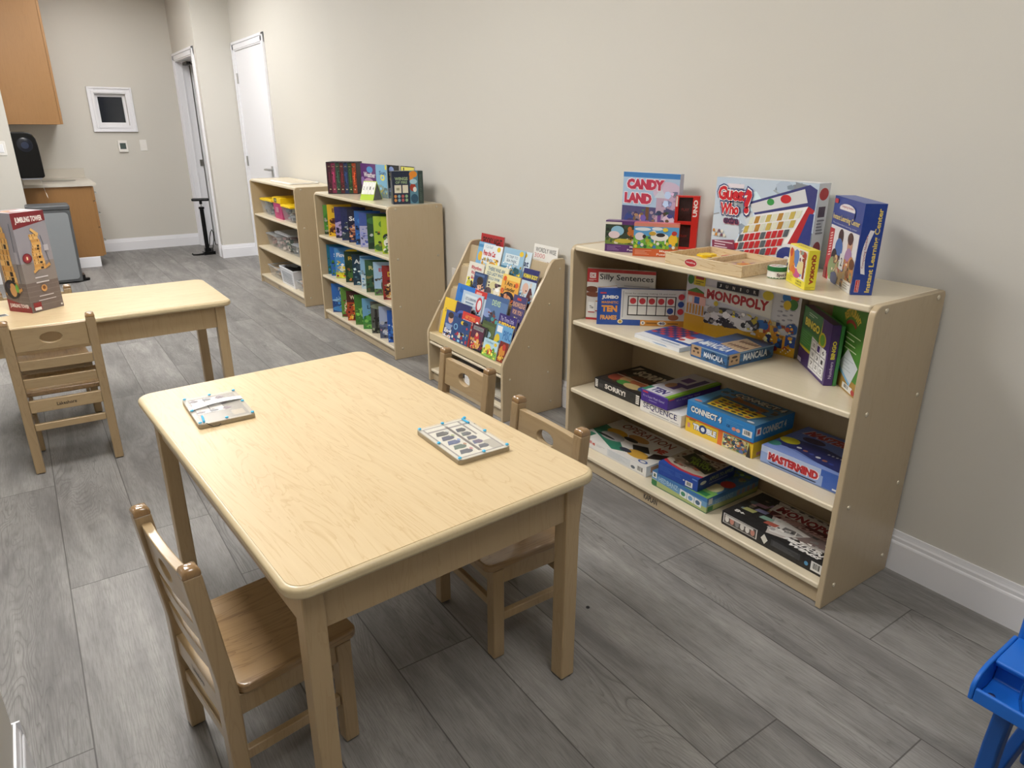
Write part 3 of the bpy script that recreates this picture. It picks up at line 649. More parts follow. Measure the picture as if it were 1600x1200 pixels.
# wooden tray with two compartments
t = thing('wooden_tray', 'shallow pine tray with two compartments and a red oval badge', 'tray', (-.357, -.058, Z0 + .0006), -math.pi / 2)
W, D, H = .312, .224, .036
m = MB(); m.box(.0, 0, 0, W, .010, H); fw = m.build('front_wall', M_PINE, t, .0012)
m = MB(); F = Face(m, (0, 0, 0), (W, 0, 0), (0, 0, H)); F.ell(.36, .45, .085, .36, '#e9e2d6', 24).ell(.36, .45, .08, .32, '#b4222c', 24).text('Melissa&Doug', .3, .36, .42, .56, '#f3e8e4', .01); m.build('badge', M_PRINT, fw)
for nm, b in (('back_wall', (0, D - .010, 0, W, D, H)), ('side_wall', (0, .0102, 0, .010, D - .0102, H)), ('side_wall', (W - .010, .0102, 0, W, D - .0102, H)), ('divider', (W * .5 - .005, .0102, .0142, W * .5 + .005, D - .0102, H - .002)), ('tray_floor', (.0102, .0102, 0, W - .0102, D - .0102, .014))):
    m = MB(); m.box(*b); m.build(nm, M_PINE, t, .0012)
def tray_pt(u, v, z): return (-.357 + v, -.058 - u, Z0 + z)
hexa = [(math.cos(R_(60 * k)), math.sin(R_(60 * k))) for k in range(6)]
proto = None
for i, (u, v, z, r, lab) in enumerate(((.045, .06, .0152, 10, 'nearest the front wall'), (.10, .075, .0152, 40, 'beside the divider'), (.07, .115, .0222, 25, 'on top of the pile'), (.045, .165, .0152, 5, 'in the back corner'), (.115, .135, .0152, 55, 'behind the pile by the divider'))):
    if proto is None:
        m = MB(); m.prism([(x * .027, y * .027) for x, y in hexa], 'z', 0, .0065); o = m.build('hexagon_tile', M_YEL, None, .0008)
        tag(o, '', 'pattern tile', 'yellow tiles in the tray'); proto = o
    else:
        o = proto.copy(); COL.objects.link(o)
    o['label'] = 'yellow hexagon tile in the wooden tray, ' + lab; o.location = tray_pt(u, v, z); o.rotation_euler.z = R_(r)
m = MB(); m.prism([(.02, 0), (.01, .02), (-.02, .018), (-.024, -.01), (0, -.02)], 'z', 0, .0065); tag(m.build('pattern_tile', flat('red_tile', '#b8281e'), None, .0008, loc=tray_pt(.112, .19, .0152)), 'red tile lying in the back of the tray beside yellow tiles', 'pattern tile')
m = MB(); m.box(0, 0, 0, .128, .19, .004, '#cbb089'); F = Face(m, (0, 0, .004), (.128, 0, 0), (0, .19, 0))
for k in range(8):
    a = k * math.pi / 4; F.poly([(.5 + .15 * math.cos(a - .35), .5 + .11 * math.sin(a - .35)), (.5 + .44 * math.cos(a), .5 + .32 * math.sin(a)), (.5 + .15 * math.cos(a + .35), .5 + .11 * math.sin(a + .35))], ('#8a5a7a', '#b0607a')[k % 2])
F.ell(.5, .5, .18, .13, '#d9a23c').ell(.5, .5, .09, .07, '#c8662c')
tag(m.build('pattern_card', M_PRINT, None, loc=(-.357 + .017, -.058 - .170, Z0 + .0152), rz=-math.pi / 2), 'wooden pattern board with purple star in the right half of the tray', 'pattern board')

def art(F, T, Rr, L):
    F.rect(0, 0, 1, 1, '#c3d4e6').busy(0, 0, 1, 1, ['#b3c8e0', '#cfdcea', '#bccde2', '#d6e2ee'], 60, 3, .12).ell(.1, .35, .2, .2, '#cddbe9').rect(.12, .88, .3, .93, '#e6dfe9').text('?', .32, .18, .42, .42, '#dbe6f0').text('?', .62, .62, .7, .82, '#d4e1ee')
    F.poly([(.36, .72), (.92, .98), (.99, .93), (.99, .70), (.44, .58)], '#3b3f7e').poly([(.38, .70), (.88, .93), (.92, .78), (.42, .60)], '#d6d9de')
    F.poly([(.44, .58), (.93, .74), (.70, -.0), (.22, .12)], '#eef0f2').poly([(.93, .74), (.99, .70), (.80, 0), (.70, 0)], '#b5212c').poly([(.95, .66), (.99, .66), (.99, .22), (.85, .2)], '#2b3a86')
    F.ell(.58, .75, .035, .04, '#3d9a4c').ell(.72, .80, .05, .05, '#c5242c').ell(.8, .14, .13, .15, '#e5e7ee').ell(.8, .14, .1, .11, '#2b3a86').ell(.8, .1, .03, .04, '#e8e8ea')
    for r in range(5):
        for k in range(9):
            u = .40 + k * .055 - r * .045; v = .545 + k * .0165 - r * .115
            c = (('#e3e6cf', '#c9b45a', '#d8dfd0', '#b9893c') if r < 2 else ('#c2202c', '#c2202c', '#56606a', '#c2202c'))[(k * 3 + r * 5) % 4]
            F.poly([(u, v), (u + .045, v + .0135), (u + .03, v - .075), (u - .015, v - .0885)], c)
    F.poly([(.2, .13), (.72, .0), (.7, -.0), (.24, .06)], '#7c1a2a')
    for x0, y0, x1, y1, s in ((.03, .71, .36, .91, 'Guess'), (.07, .54, .28, .70, 'Who')):
        F.text(s, x0 - .01, y0 - .015, x1 + .01, y1 + .015, '#2c3576', .13); F.text(s, x0, y0, x1, y1, '#cc2230', .05, 0, 0, '#f4f2f2')
    F.text('?', .3, .54, .41, .92, '#2c3576', .12).text('?', .315, .56, .4, .9, '#cc2230', .05, 0, 0, '#f4f2f2').text('extra', .12, .43, .29, .53, '#4a3050', .05, 0, 0, '#c05a7a')
    F.poly([(.02, .2), (.26, .24), (.28, .12), (.03, .09)], '#8c3a56').lines(.05, .11, .25, .21, 3, '#e9d7df', .4)
    for k in range(9): F.ell(.03 + .03 * (k % 5), .28 + .05 * (k // 5), .013, .022, ('#e6e3d4', '#c9893c', '#d9d6d0', '#7a5a6a')[k % 4])
    for k in range(8): F.rect(.02 + .035 * k, .01, .045 + .035 * k, .07, ('#d5d68a', '#9aa86a', '#e2e0b4')[k % 3])
    F.rect(.0, 0, .12, .015, '#b5212c'); T.rect(0, 0, 1, 1, '#e9edf2')
    Rr.rect(0, 0, 1, 1, '#d9dee6').ell(.5, .88, .4, .07, '#b5212c').rect(.2, .62, .8, .74, '#4a3a52').rect(.25, .42, .75, .6, '#b9bec9').lines(.2, .42, .85, .6, 5, '#6d6f7c', .4).ell(.5, .25, .35, .09, '#8c3a46').rect(.2, .05, .8, .14, '#a9aeb9')
carton('board_game', 'large pale blue guessing-game box with a red flip panel, leaning by the wall', 'game box', (-.098, -.03), (-.098, -.42), Z0, .268, .06, '#c3d4e6', art, 'boxes standing on the near bookcase')

# round tin
t = thing('round_tin', 'small round green and white tin in front of the yellow box', 'tin', (-.255, -.421, Z0 + .0006), -.6)
m = MB(); m.lathe([(.0265, 0), (.0285, .002), (.0285, .021), (.0265, .0215)], n=32); m.build('tin_body', flat('tin_white', '#e6e6e3', .35), t, 0, 2, True)
m = MB(); m.lathe([(.0285, .0217), (.0298, .0225), (.0298, .033), (.0275, .0352), (.0262, .0345), (.0005, .0345)], n=32); ld = m.build('lid', flat('tin_green', '#1f6a3a', .3), t, 0, 2, True)
m = MB(); F = Face(m, (-.0255, -.0255, .0346), (.051, 0, 0), (0, .051, 0)); F.ell(.5, .5, .5, .5, '#e9e7e4', 28).ell(.3, .6, .14, .1, '#b4303a').ell(.65, .45, .18, .12, '#3a2f34').ell(.5, .75, .1, .08, '#c8525a').ell(.4, .3, .12, .08, '#7a8c86'); m.build('lid_print', M_PRINT, ld)
m = MB()
vs, fs = text_polys('Spot it!', .03)
def cyl(u, z, r=.0289, a0=-1.95, span=1.3): a = a0 + span * u; return (r * math.cos(a), r * math.sin(a), z)
m.add([cyl(x, .005 + .012 * y) for x, y in vs], fs, '#4a2230')
for k in range(12): m.add([cyl(-.9 + k * .25, .0008, .0287), cyl(-.65 + k * .25, .0008, .0287), cyl(-.65 + k * .25, .0035, .0287), cyl(-.9 + k * .25, .0035, .0287)], [(0, 1, 2, 3)], '#1f6a3a')
m.build('tin_lettering', M_PRINT, t)

def art(F, T, Rr, L):
    F.poly([(.04, .24), (.96, .2), (.96, .96), (.04, .98)], '#eceae0').busy(.08, .26, .92, .92, ['#d9a03c', '#c8582c', '#5d86c8', '#7aa04a', '#e8dca0', '#8a4a7a'], 50, 13, .08).ell(.42, .72, .14, .2, '#5d86c8').ell(.45, .58, .09, .12, '#5d86c8').ell(.2, .6, .12, .3, '#e0902c').ell(.14, .8, .08, .12, '#c8452c').ell(.5, .32, .2, .12, '#c94f8c').ell(.32, .36, .12, .12, '#e0742c').ell(.7, .5, .2, .16, '#e9d9a0')
    F.rect(.82, .25, .9, .9, '#9a3a26').ell(.8, .85, .12, .08, '#b03a30').ell(.7, .88, .08, .05, '#8a9a8a').ell(.25, .25, .1, .06, '#d9c83a').text('GAME FOR', .55, .12, .85, .17, '#6a5a1c', .01).text('FRIENDS', .55, .05, .85, .10, '#6a5a1c', .01).lines(.06, .06, .4, .2, 4, '#b9a62a', .3)
    Rr.text('QUOKKA', .28, .14, .72, .9, '#a8401c', .06, -90).lines(.1, .02, .9, .09, 2, '#b9a62a', .3); T.text('QUOKKA', .2, .3, .8, .6, '#b9a62a')
carton('card_game', 'small yellow card game box with bright animals, in front of the large blue box', 'game box', (-.271, -.464), (-.348, -.576), Z0, .11, .031, '#efe23c', art, 'boxes standing on the near bookcase')
def art(F, T, Rr, L):
    F.rect(.02, 0, .98, .66, '#e3e4ea').rect(0, 0, .17, .62, '#c0242c')
    for k in range(9): F.poly([(.05, .28 + .033 * k), (.13, .30 + .033 * k), (.13, .315 + .033 * k), (.05, .295 + .033 * k)], '#f0d8d0')
    F.ell(.42, .55, .09, .1, '#3a2420').ell(.4, .42, .13, .12, '#3a6ab4').ell(.75, .5, .08, .11, '#c99a80').ell(.74, .58, .09, .07, '#4a3228').ell(.75, .34, .12, .14, '#a884b4').ell(.28, .3, .1, .1, '#241a18').ell(.26, .16, .14, .14, '#8aa06a').ell(.56, .16, .2, .14, '#b59a6a').ell(.86, .2, .12, .2, '#c98a50').busy(.2, .02, .96, .34, ['#8aa06a', '#b59a6a', '#4a5a94', '#c98a50', '#3a2c28', '#d9c8b0', '#a84a3a'], 70, 12, .05)
    F.ell(.9, .32, .08, .06, '#6a4028').rect(.5, .2, .64, .38, '#dfe0e4').text('2', .54, .24, .6, .34, '#3a3a3a').ell(.4, .06, .12, .08, '#4a5a94').rect(.72, .0, .98, .12, '#e9e9ea').lines(.74, .02, .94, .1, 3, '#8a8a90', .3).rect(.0, .0, .1, .14, '#8a1c22')
    F.rect(.04, .92, .16, .97, '#c0242c').ell(.5, .88, .26, .06, '#e9e6ea').rect(.24, .80, .76, .865, '#1f3f94').text('Comparing Numbers', .3, .885, .7, .92, '#b03040', .01).text('Instant Learning Center', .06, .72, .96, .80, '#e8d27a', .02).text('The independent learning center', .08, .68, .9, .705, '#c9d2e6', .0)
    T.rect(0, 0, 1, 1, '#2a4a9c')
    Rr.text('Instant Learning Center', .62, .03, .92, .95, '#e6cf6a', .03, 90)
    pts = []
    for k in range(13): a = k / 12; pts.append((.30 - .16 * math.sin(math.pi * a) + .12 * a, .24 + .48 * a))
    for k in range(13): a = 1 - k / 12; pts.append((.50 - .16 * math.sin(math.pi * a) + .12 * a, .23 + .48 * a))
    Rr.poly(pts, '#ece9ee'); Rr.text('Comparing Numbers', .27, .30, .40, .66, '#a03050', .01, 90); Rr.rect(.14, .03, .34, .17, '#e9b9c0').rect(.16, .035, .32, .165, '#c0242c').text('Lakeshore', .19, .045, .29, .155, '#f0d6d6', .0, 90)
carton('learning_game', 'tall dark blue learning game box with yellow sideways title, right end of the bookcase top', 'game box', (-.123, -.492), (-.293, -.681), Z0, .241, .055, '#1f3f94', art, 'boxes standing on the near bookcase')

# ------------------------------------------------------------------ near bookcase: top shelf
Z1 = SH[0]
GS = 'game boxes standing on the top shelf'
def art(F, T, Rr, L):
    F.rect(0, .94, 1, 1, '#b5282c').rect(0, 0, 1, .04, '#b5282c').rect(.0, .74, .17, .97, '#b5282c').rect(.04, .82, .13, .92, '#ece8e6').text('DK', .05, .84, .12, .9, '#b5282c').lines(.03, .76, .14, .8, 2, '#e6c8c4', .4)
    F.text('Silly Sentences', .19, .77, .97, .91, '#2a2a2c', .012).lines(.55, .68, .92, .73, 1, '#b9b6b4', .4).ell(.08, .6, .1, .06, '#6b3a26').ell(.1, .5, .12, .05, '#7a4630').poly([(.16, .55), (.45, .62), (.45, .69), (.16, .64)], '#f3f2ee').poly([(.16, .64), (.45, .69), (.45, .7), (.16, .65)], '#b9893c').rect(.46, .5, .6, .66, '#d9dcde').rect(.46, .65, .6, .67, '#2c2c2c')
    F.rect(.7, .5, .98, .65, '#f2f1ec').rect(.7, .64, .98, .66, '#2c2c2c').ell(.86, .58, .1, .06, '#8a6a6a').rect(.03, .15, .13, .35, '#f4f3ef').rect(.03, .14, .13, .16, '#b5282c').text('The', .05, .22, .11, .28, '#4a4a4a').rect(.14, .18, .26, .37, '#f4f3ef').rect(.14, .36, .26, .38, '#c9843c').rect(.14, .17, .26, .19, '#b5282c').ell(.2, .27, .03, .03, '#2c2c2c')
carton('learning_game', 'white game box with red corner badge behind the blue counting box', 'game box', (-.314, .384), (-.15, .173), Z1, .206, .02, '#dfdcd6', art, GS)
def art(F, T, Rr, L):
    F.rect(.27, .16, 1, 1, '#dcdde0').rect(.5, 0, 1, .16, '#e09a3c').rect(.03, .86, .1, .9, '#c9404a').rect(.285, .22, .3, .96, '#b9bac0')
    F.text('JUMBO', .05, .70, .24, .82, '#f1eff0', .06).text('MAGNETIC', .05, .59, .24, .66, '#e6a04c', .03).text('TEN', .05, .36, .23, .54, '#eda24c', .06).text('FRAMES', .04, .14, .23, .27, '#e8a862', .05).ell(.27, .1, .03, .06, '#e9dfc0').ell(.27, .1, .018, .036, '#c9a030')
    F.text('Great for counting, making 10, and more!', .31, .86, .88, .91, '#4a4a52', .0).rect(.345, .28, .89, .82, '#26262a')
    for c in range(5):
        for r in range(2):
            a, b = .357 + c * .106, .31 + r * .255; F.rect(a, b, a + .096, b + .235, '#ececea')
            if r == 1: F.ell(a + .048, b + .118, .036, .085, '#cf3a44')
    F.ell(.357 + 4 * .106 + .048, .31 + .118, .036, .085, '#2a4ca0')
    for k, cl in enumerate(('#cf3a44', '#2a4ca0', '#cf3a44')): F.ell(.945, .82 - .2 * k, .035, .085, cl)
    F.ell(.87, .25, .06, .08, '#a86a50').ell(.53, .08, .025, .055, '#ece9e2').text('4', .52, .05, .54, .11, '#1c2c6c', .03).lines(.57, .05, .69, .11, 1, '#8a5a1c', .5).ell(.745, .08, .05, .06, '#ece9e2').text('40', .71, .045, .78, .115, '#1c2c6c', .04).lines(.81, .05, .93, .11, 1, '#8a5a1c', .5)
    T.rect(0, 0, 1, 1, '#24499a'); Rr.rect(0, 0, 1, 1, '#1b2a5c')
carton('learning_game', 'wide blue and white counting game box with ten frame squares on the top shelf', 'game box', (-.331, .299), (-.079, .075), Z1, .143, .017, '#2450a6', art, GS)
def art(F, T, Rr, L):
    F.rect(0, 0, 1, 1, '#cfd0d8'); F.V = F.V * .87
    F.rect(0, 0, 1, .28, '#dba722').rect(.2, .0, .8, .2, '#e0b02c')
    for k in range(26): F.ell(.84 + .14 * ((k * 37) % 10) / 10, .5 + .42 * ((k * 53) % 17) / 17, .014, .014, ('#a9aab8', '#8e8fa0')[k % 2])
    F.rect(.07, .78, .18, .98, '#d8c22c').rect(.085, .88, .165, .97, '#a8322c').lines(.085, .79, .165, .86, 2, '#6a5a1c', .4).rect(.02, .6, .2, .66, '#c0402c')
    for k in range(6): F.rect(.02 + .03 * k, .3, .035 + .03 * k, .48, '#c98a1c')
    F.rect(.02, .46, .2, .6, '#e6b9b0').rect(.03, .48, .07, .58, '#dcdce2').rect(.09, .48, .14, .59, '#2c5aa6').poly([(.01, .66), (.1, .74), (.2, .66)], '#4a7a34').ell(.04, .86, .03, .08, '#3f7a3c')
    F.poly([(.18, .62), (.78, .50), (.78, .78), (.18, .80)], '#e3e1d9')
    F.text('MONOPOLY', .205, .60, .755, .76, '#a8242c', .05).rect(.29, .80, .66, .90, '#262a3a')
    for k, s in enumerate('JUNIOR'):
        F.rect(.295 + k * .061, .81, .348 + k * .061, .89, '#1b1f2c')
        F.text(s, (.312 if s != 'I' else .318) + k * .061, .825, (.332 if s != 'I' else .326) + k * .061, .875, '#e3e2dc', .02)
    F.ell(.74, .84, .045, .07, '#d6c23a').ell(.89, .87, .035, .07, '#2f74b8').ell(.95, .9, .035, .06, '#c0502c').ell(.945, .78, .035, .08, '#3d7a34').ell(.9, .76, .03, .07, '#d6b92c')
    # generic fairground: striped tent, balloons, bunting
    F.poly([(.7, .12), (.78, .5), (.93, .14)], '#d8a62c').poly([(.74, .12), (.78, .5), (.8, .12)], '#b8502c').poly([(.86, .12), (.79, .48), (.91, .12)], '#c0722c').rect(.68, .1, .95, .3, '#d89a2c').rect(.76, .1, .8, .26, '#2c3a6c').rect(.86, .1, .9, .26, '#2c3a6c')
    F.ell(.72, .38, .055, .08, '#2f68b4').ell(.96, .42, .05, .08, '#2c5aa0').rect(.92, .15, 1, .32, '#2a4c9a').ell(.6, .45, .03, .05, '#d8c23a').ell(.3, .55, .02, .04, '#d8c23a')
    F.ell(.36, .36, .12, .1, '#e9e8ea').ell(.45, .3, .12, .08, '#2a2a30').ell(.5, .36, .08, .1, '#e9e8ea').ell(.58, .3, .09, .08, '#e9e8ea').ell(.64, .36, .06, .1, '#35353c').ell(.4, .46, .1, .05, '#35353c').ell(.3, .26, .09, .06, '#e9e8ea').ell(.55, .44, .08, .05, '#c9cad2').busy(.2, .2, .68, .5, ['#e9e8ea', '#2a2a30', '#c9cad2', '#f0eee6', '#5a6a8a', '#d8c23a'], 60, 14, .06).busy(.7, .1, .98, .48, ['#d89a2c', '#2c3a6c', '#b8502c', '#e8d8a0', '#2f68b4'], 50, 15, .04)
    F.ell(.82, .08, .05, .05, '#8a2c34')
    for k in range(6): F.ell(.9 + .014 * k, .05 + .03 * (k % 3), .006, .012, '#f0e6c8')
    Rr.rect(0, 0, 1, 1, '#a9a49c')
carton('board_game', 'broad yellow and grey game box with red capitals, at the back of the top shelf', 'game box', (-.098, .062), (-.072, -.402), Z1, .262, .045, '#cfd0d8', art, GS)
def art(F, T, Rr, L):
    F.rect(0, 0, 1, 1, '#e3e6ea'); Rr.rect(0, 0, 1, 1, '#cfd6dc').lines(.1, .2, .9, .8, 2, '#a9b4be', .2); T.rect(0, 0, 1, 1, '#2a57ad').rect(0, 0, 1, .22, '#e6e9ee')
    for r in range(6):
        for c in range(6): T.rect(.04 + c * .095, .36 + r * .105, .125 + c * .095, .455 + r * .105, ('#c0303a', '#1f3476')[(r + c) % 2])
    T.ell(.8, .5, .18, .2, '#e6e6ea').ell(.72, .62, .12, .08, '#c9404a').rect(.64, .3, .95, .42, '#e9eaee').ell(.88, .62, .1, .1, '#d9dbe2').ell(.7, .4, .06, .06, '#b9404a').lines(.5, .05, .9, .18, 1, '#9fb0cc', .3)
    F.poly([(.4, .5), (.7, .6), (.75, .3), (.5, .2)], '#9ab0cc')
carton('board_game', 'thin white and blue checkers box lying on the top shelf', 'game box', (-.335, .082), (-.342, -.142), Z1, .015, .2, '#dfe3e8', art, 'game boxes lying on the top shelf')
def art(F, T, Rr, L):
    for G, k in ((F, 1.0), (Rr, 1.0)):
        G.rect(0, 0, 1, 1, '#32608f').busy(0, 0, 1, .85, ['#32608f', '#3f74aa', '#284f78'], 30, 3, .3).rect(0, .88, 1, 1, '#7f9fc0')
    F.rect(.02, .05, .3, .95, '#b99a78').ell(.16, .7, .07, .1, '#3a2a20').ell(.1, .4, .03, .1, '#5a4434').ell(.22, .4, .03, .1, '#5a4434').text('MANCALA', .38, .2, .9, .66, '#e6edf4', .02)
    Rr.rect(.04, .05, .26, .95, '#b99a78').ell(.15, .7, .06, .1, '#3a2a20').ell(.1, .4, .025, .1, '#5a4434').ell(.2, .4, .025, .1, '#5a4434').text('MANCALA', .34, .18, .86, .78, '#e6edf4', .03)
    T.rect(0, 0, 1, 1, '#33507c').rect(0, 0, 1, .42, '#2f62b0').poly([(.35, .35), (1, .25), (.98, .75), (.4, .9)], '#b79c7c')
    for k in range(6): T.ell(.48 + .085 * k, .46, .03, .06, '#6a4a38').ell(.5 + .08 * k, .7, .03, .06, '#6a4a38')
    T.text('MANCALA', .1, .08, .85, .3, '#e9eef4', .03).rect(.05, .1, .25, .2, '#dfe6ee').rect(0, .92, 1, 1, '#26395c')
carton('board_game', 'square blue box with a wooden stone-game board picture, front of the top shelf', 'game box', (-.338, -.188), (-.345, -.345), Z1, .045, .225, '#3a6fae', art, 'game boxes lying on the top shelf', True, None, '#3a6fae')
def art(F, T, Rr, L):
    F.rect(0, .30, .68, 1, '#3f7f4c').poly([(0, 0), (.7, 0), (.7, .25), (.5, .34), (.2, .3), (0, .22)], '#452a72').ell(.3, .33, .36, .06, '#d8c832').rect(0, .32, .62, .62, '#4f9a4a').poly([(.64, .5), (.7, .5), (.78, 1), (.7, 1)], '#d8c832').rect(.7, 0, 1, 1, '#452a72').ell(.76, .66, .12, .12, '#d8c832').ell(.76, .66, .08, .09, '#6fae3c')
    F.text('BINGO', .09, .68, .64, .84, '#f0e04c', .05, 0, 0, '#2a3a1c').lines(.2, .88, .5, .95, 2, '#cfe0c8', .4).lines(.06, .36, .4, .6, 6, '#7fc06a', .25).poly([(.42, .05), (.95, .05), (.95, .52), (.42, .6)], '#e9e9ec')
    n = ['10', '', '6', '18', '3', '1', '7', '20', '15']
    for k in range(9):
        a, b = .45 + .165 * (k % 3), .41 - .155 * (k // 3); F.rect(a - .008, b - .008, a + .158, b + .148, '#8a8a92').rect(a, b, a + .15, b + .14, '#f0f0f2')
        if n[k]: F.text(n[k], a + .04, b + .035, a + .11, b + .105, '#2c2c34', .02)
        else: F.rect(a + .03, b + .02, a + .12, b + .12, '#4a2c80')
    F.rect(.02, .03, .16, .1, '#d9cfe6'); T.rect(0, 0, 1, 1, '#5a2f6a')
    Rr.text('Numbers', .35, .12, .72, .4, '#cfc3e6', .01, 90).text('BINGO', .3, .44, .78, .74, '#f0e04c', .05, 90)
carton('learning_game', 'green and purple bingo box standing toward the right of the top shelf', 'game box', (-.073, -.417), (-.232, -.613), Z1, .187, .025, '#452a72', art, GS)
u = Vector((-.63, -.777)); bk = Vector((.777, -.63))
A = Vector((-.073, -.417)) + bk * .0262; B = Vector((-.232, -.613)) + bk * .0262
carton('learning_game', 'plain green-sided bingo box pressed behind the purple one', 'game box', A, B, Z1, .185, .0105, '#3f8f4c', None, GS)
def art(F, T, Rr, L):
    F.rect(0, .12, 1, 1, '#4a8a2c').rect(0, 0, 1, .16, '#b08a3c').poly([(.0, .1), (.45, .1), (.4, .3), (0, .34)], '#5a3c22')
    for k in range(5): F.rect(.02 + .08 * k, .02, .06 + .08 * k, .3, '#3a2a1c')
    vs, fs = text_polys('RESTAURANT', .05)
    def arc(x, y, r0, r1): a = 2.35 - 1.55 * x; r = r0 + (r1 - r0) * y; return F.P(.6 + r * .95 * math.cos(a), .58 + r * math.sin(a))
    F.mb.add([arc(x, y, .26, .36) for x, y in vs], fs, '#e0c23c'); F.off += .00005
    pts = [(.6 + .23 * math.cos(2.3 - 1.4 * k / 10), .58 + .23 * math.sin(2.3 - 1.4 * k / 10)) for k in range(11)] + [(.6 + .19 * math.cos(.9 + 1.4 * k / 10), .58 + .19 * math.sin(.9 + 1.4 * k / 10)) for k in range(11)]
    F.poly(pts, '#a03a2c').lines(.5, .45, .9, .68, 4, '#cfe2b8', .2).poly([(.4, .22), (.8, .08), (.95, .34), (.62, .48)], '#d3dce2').poly([(.4, .22), (.8, .08), (.8, .12), (.42, .25)], '#7fb6dd').lines(.55, .22, .82, .38, 4, '#aab6be', .2).rect(.62, .02, .9, .09, '#ece9e6').bars(.66, .03, .82, .085, 6).ell(.93, .05, .05, .03, '#b5282c')
    Rr.rect(0, 0, 1, 1, '#57a034')
carton('learning_game', 'green game box with arched yellow title against the right panel of the top shelf', 'game box', (-.109, -.534), (-.264, -.73), Z1, .255, .013, '#4a8a2c', art, GS)

# ------------------------------------------------------------------ near bookcase: middle shelf
Z2 = SH[1]; GM = 'game boxes on the middle shelf'
def art(F, T, Rr, L):
    F.text('SORRY!', .24, .25, .7, .78, '#dcd8d2', .04).rect(.02, .1, .08, .9, '#e3e0da').rect(.92, .05, .99, .95, '#e3e0da').rect(.1, .2, .2, .6, '#3a3a3c')
    for k in range(4): F.rect(.02, .2 + .18 * k, .08, .24 + .18 * k, '#222222').rect(.92, .2 + .18 * k, .99, .26 + .18 * k, '#222222')
    T.rect(.05, .06, .95, .94, '#3a2c22').rect(.08, .09, .92, .91, '#1c1816').busy(.1, .11, .9, .58, ['#4a2c1c', '#7a4a2c', '#2a2622', '#8a7a54', '#3f4a34'], 50, 9, .07).poly([(.08, .7), (.2, .91), (.08, .91)], '#cfc6b0').poly([(.92, .7), (.8, .91), (.92, .91)], '#cfc6b0').ell(.2, .3, .14, .16, '#8a3a24').ell(.38, .34, .12, .12, '#b98a5a').ell(.45, .2, .14, .09, '#4a8a3c').ell(.62, .36, .16, .12, '#a85a34').ell(.66, .18, .18, .1, '#c9b27a').ell(.85, .25, .1, .12, '#3a5a94').ell(.52, .5, .2, .1, '#5a3420').rect(.08, .4, .92, .42, '#d3c8b0')
    T.text('SORRY!', .22, .6, .86, .84, '#d9d0bc', .05, 0, .05)
carton('board_game', 'black game box with white block title at the left of the middle shelf', 'game box', (-.285, .345), (-.285, .082), Z2, .045, .262, '#19181a', art, GM, True, None, '#19181a')
def art(F, T, Rr, L):
    F.text('SEQUENCE', .08, .28, .9, .88, '#33306a', .01).lines(.25, .06, .72, .2, 1, '#4a4a5a', .3).lines(.76, .06, .95, .2, 1, '#8a8a94', .3); Rr.lines(.1, .2, .9, .8, 2, '#b9b6bc', .3)
carton('board_game', 'white box with dark blue thin capitals under the purple box', 'game box', (-.308, .056), (-.308, -.150), Z2, .047, .27, '#e9e8e6', art, GM, True)
def art(F, T, Rr, L):
    F.rect(.06, .78, .26, .9, '#c9304a').text("It's a Super Math Game!", .08, .4, .88, .64, '#cfc6ea', .0).lines(.3, .2, .6, .34, 1, '#b0a2d8', .3).rect(0, .92, 1, 1, '#6a55b0')
    Rr.rect(.02, .75, .12, .9, '#c9304a').text("It's a Super Math Game!", .16, .5, .6, .72, '#b6a8dc', .0); Rr.rect(0, .86, 1, 1, '#7fb02c')
    T.rect(0, 0, .86, 1, '#c9c6cf').rect(.86, 0, 1, 1, '#7fb02c').rect(.12, .03, .75, .22, '#e3e4ec').text('TEN', .2, .05, .7, .2, '#3a2f80', .05).rect(.0, .0, .14, .18, '#3f8a6a').rect(.3, .3, .6, .55, '#4a3080').rect(.2, .62, .5, .8, '#5a3a8a').rect(.6, .45, .8, .9, '#43307a').ell(.3, .4, .14, .1, '#b98a6a')
carton('board_game', 'purple math game box with a green stripe stacked on the white box', 'game box', (-.316, .046), (-.316, -.088), Z2 + .0484, .047, .288, '#45288c', art, GM)
def art(F, T, Rr, L):
    F.rect(0, 0, .56, 1, '#e8c22c').rect(.5, 0, .6, 1, '#e0702c').rect(.57, 0, .94, .9, '#cfd08a').text('TROUBLE', .11, .28, .48, .72, '#eef2f6', .06, 0, 0, '#1f3f7a').ell(.27, .5, .06, .28, '#1f3f7a').ell(.27, .5, .03, .14, '#dfe9f4').rect(.03, .3, .07, .6, '#c98a8a').rect(.05, .78, .15, .9, '#b08a1c')
    for k in range(14): F.ell(.6 + .024 * k, .2 + .14 * ((k * 7) % 5), .02, .1, ('#8a5a3c', '#3a6a54', '#d9c08a', '#4a5a8a', '#c9743c')[k % 5]).busy(.585, .06, .92, .86, ['#8a5a3c', '#3a6a54', '#d9c08a', '#4a5a8a', '#c9743c', '#e8e0c0'], 8, k, .14)
    F.poly([(.925, 0), (.95, .85), (.985, 0)], '#2a2420').rect(0, .93, 1, 1, '#d9583c'); Rr.rect(0, 0, 1, 1, '#dcb92c').rect(.3, .1, .5, .5, '#3a6aa8').rect(.1, .1, .22, .3, '#c98a8a'); T.rect(0, 0, 1, 1, '#d9702c')
carton('board_game', 'yellow and orange game box under the large blue one', 'game box', (-.305, -.170), (-.302, -.452), Z2, .057, .21, '#e8c22c', art, GM)
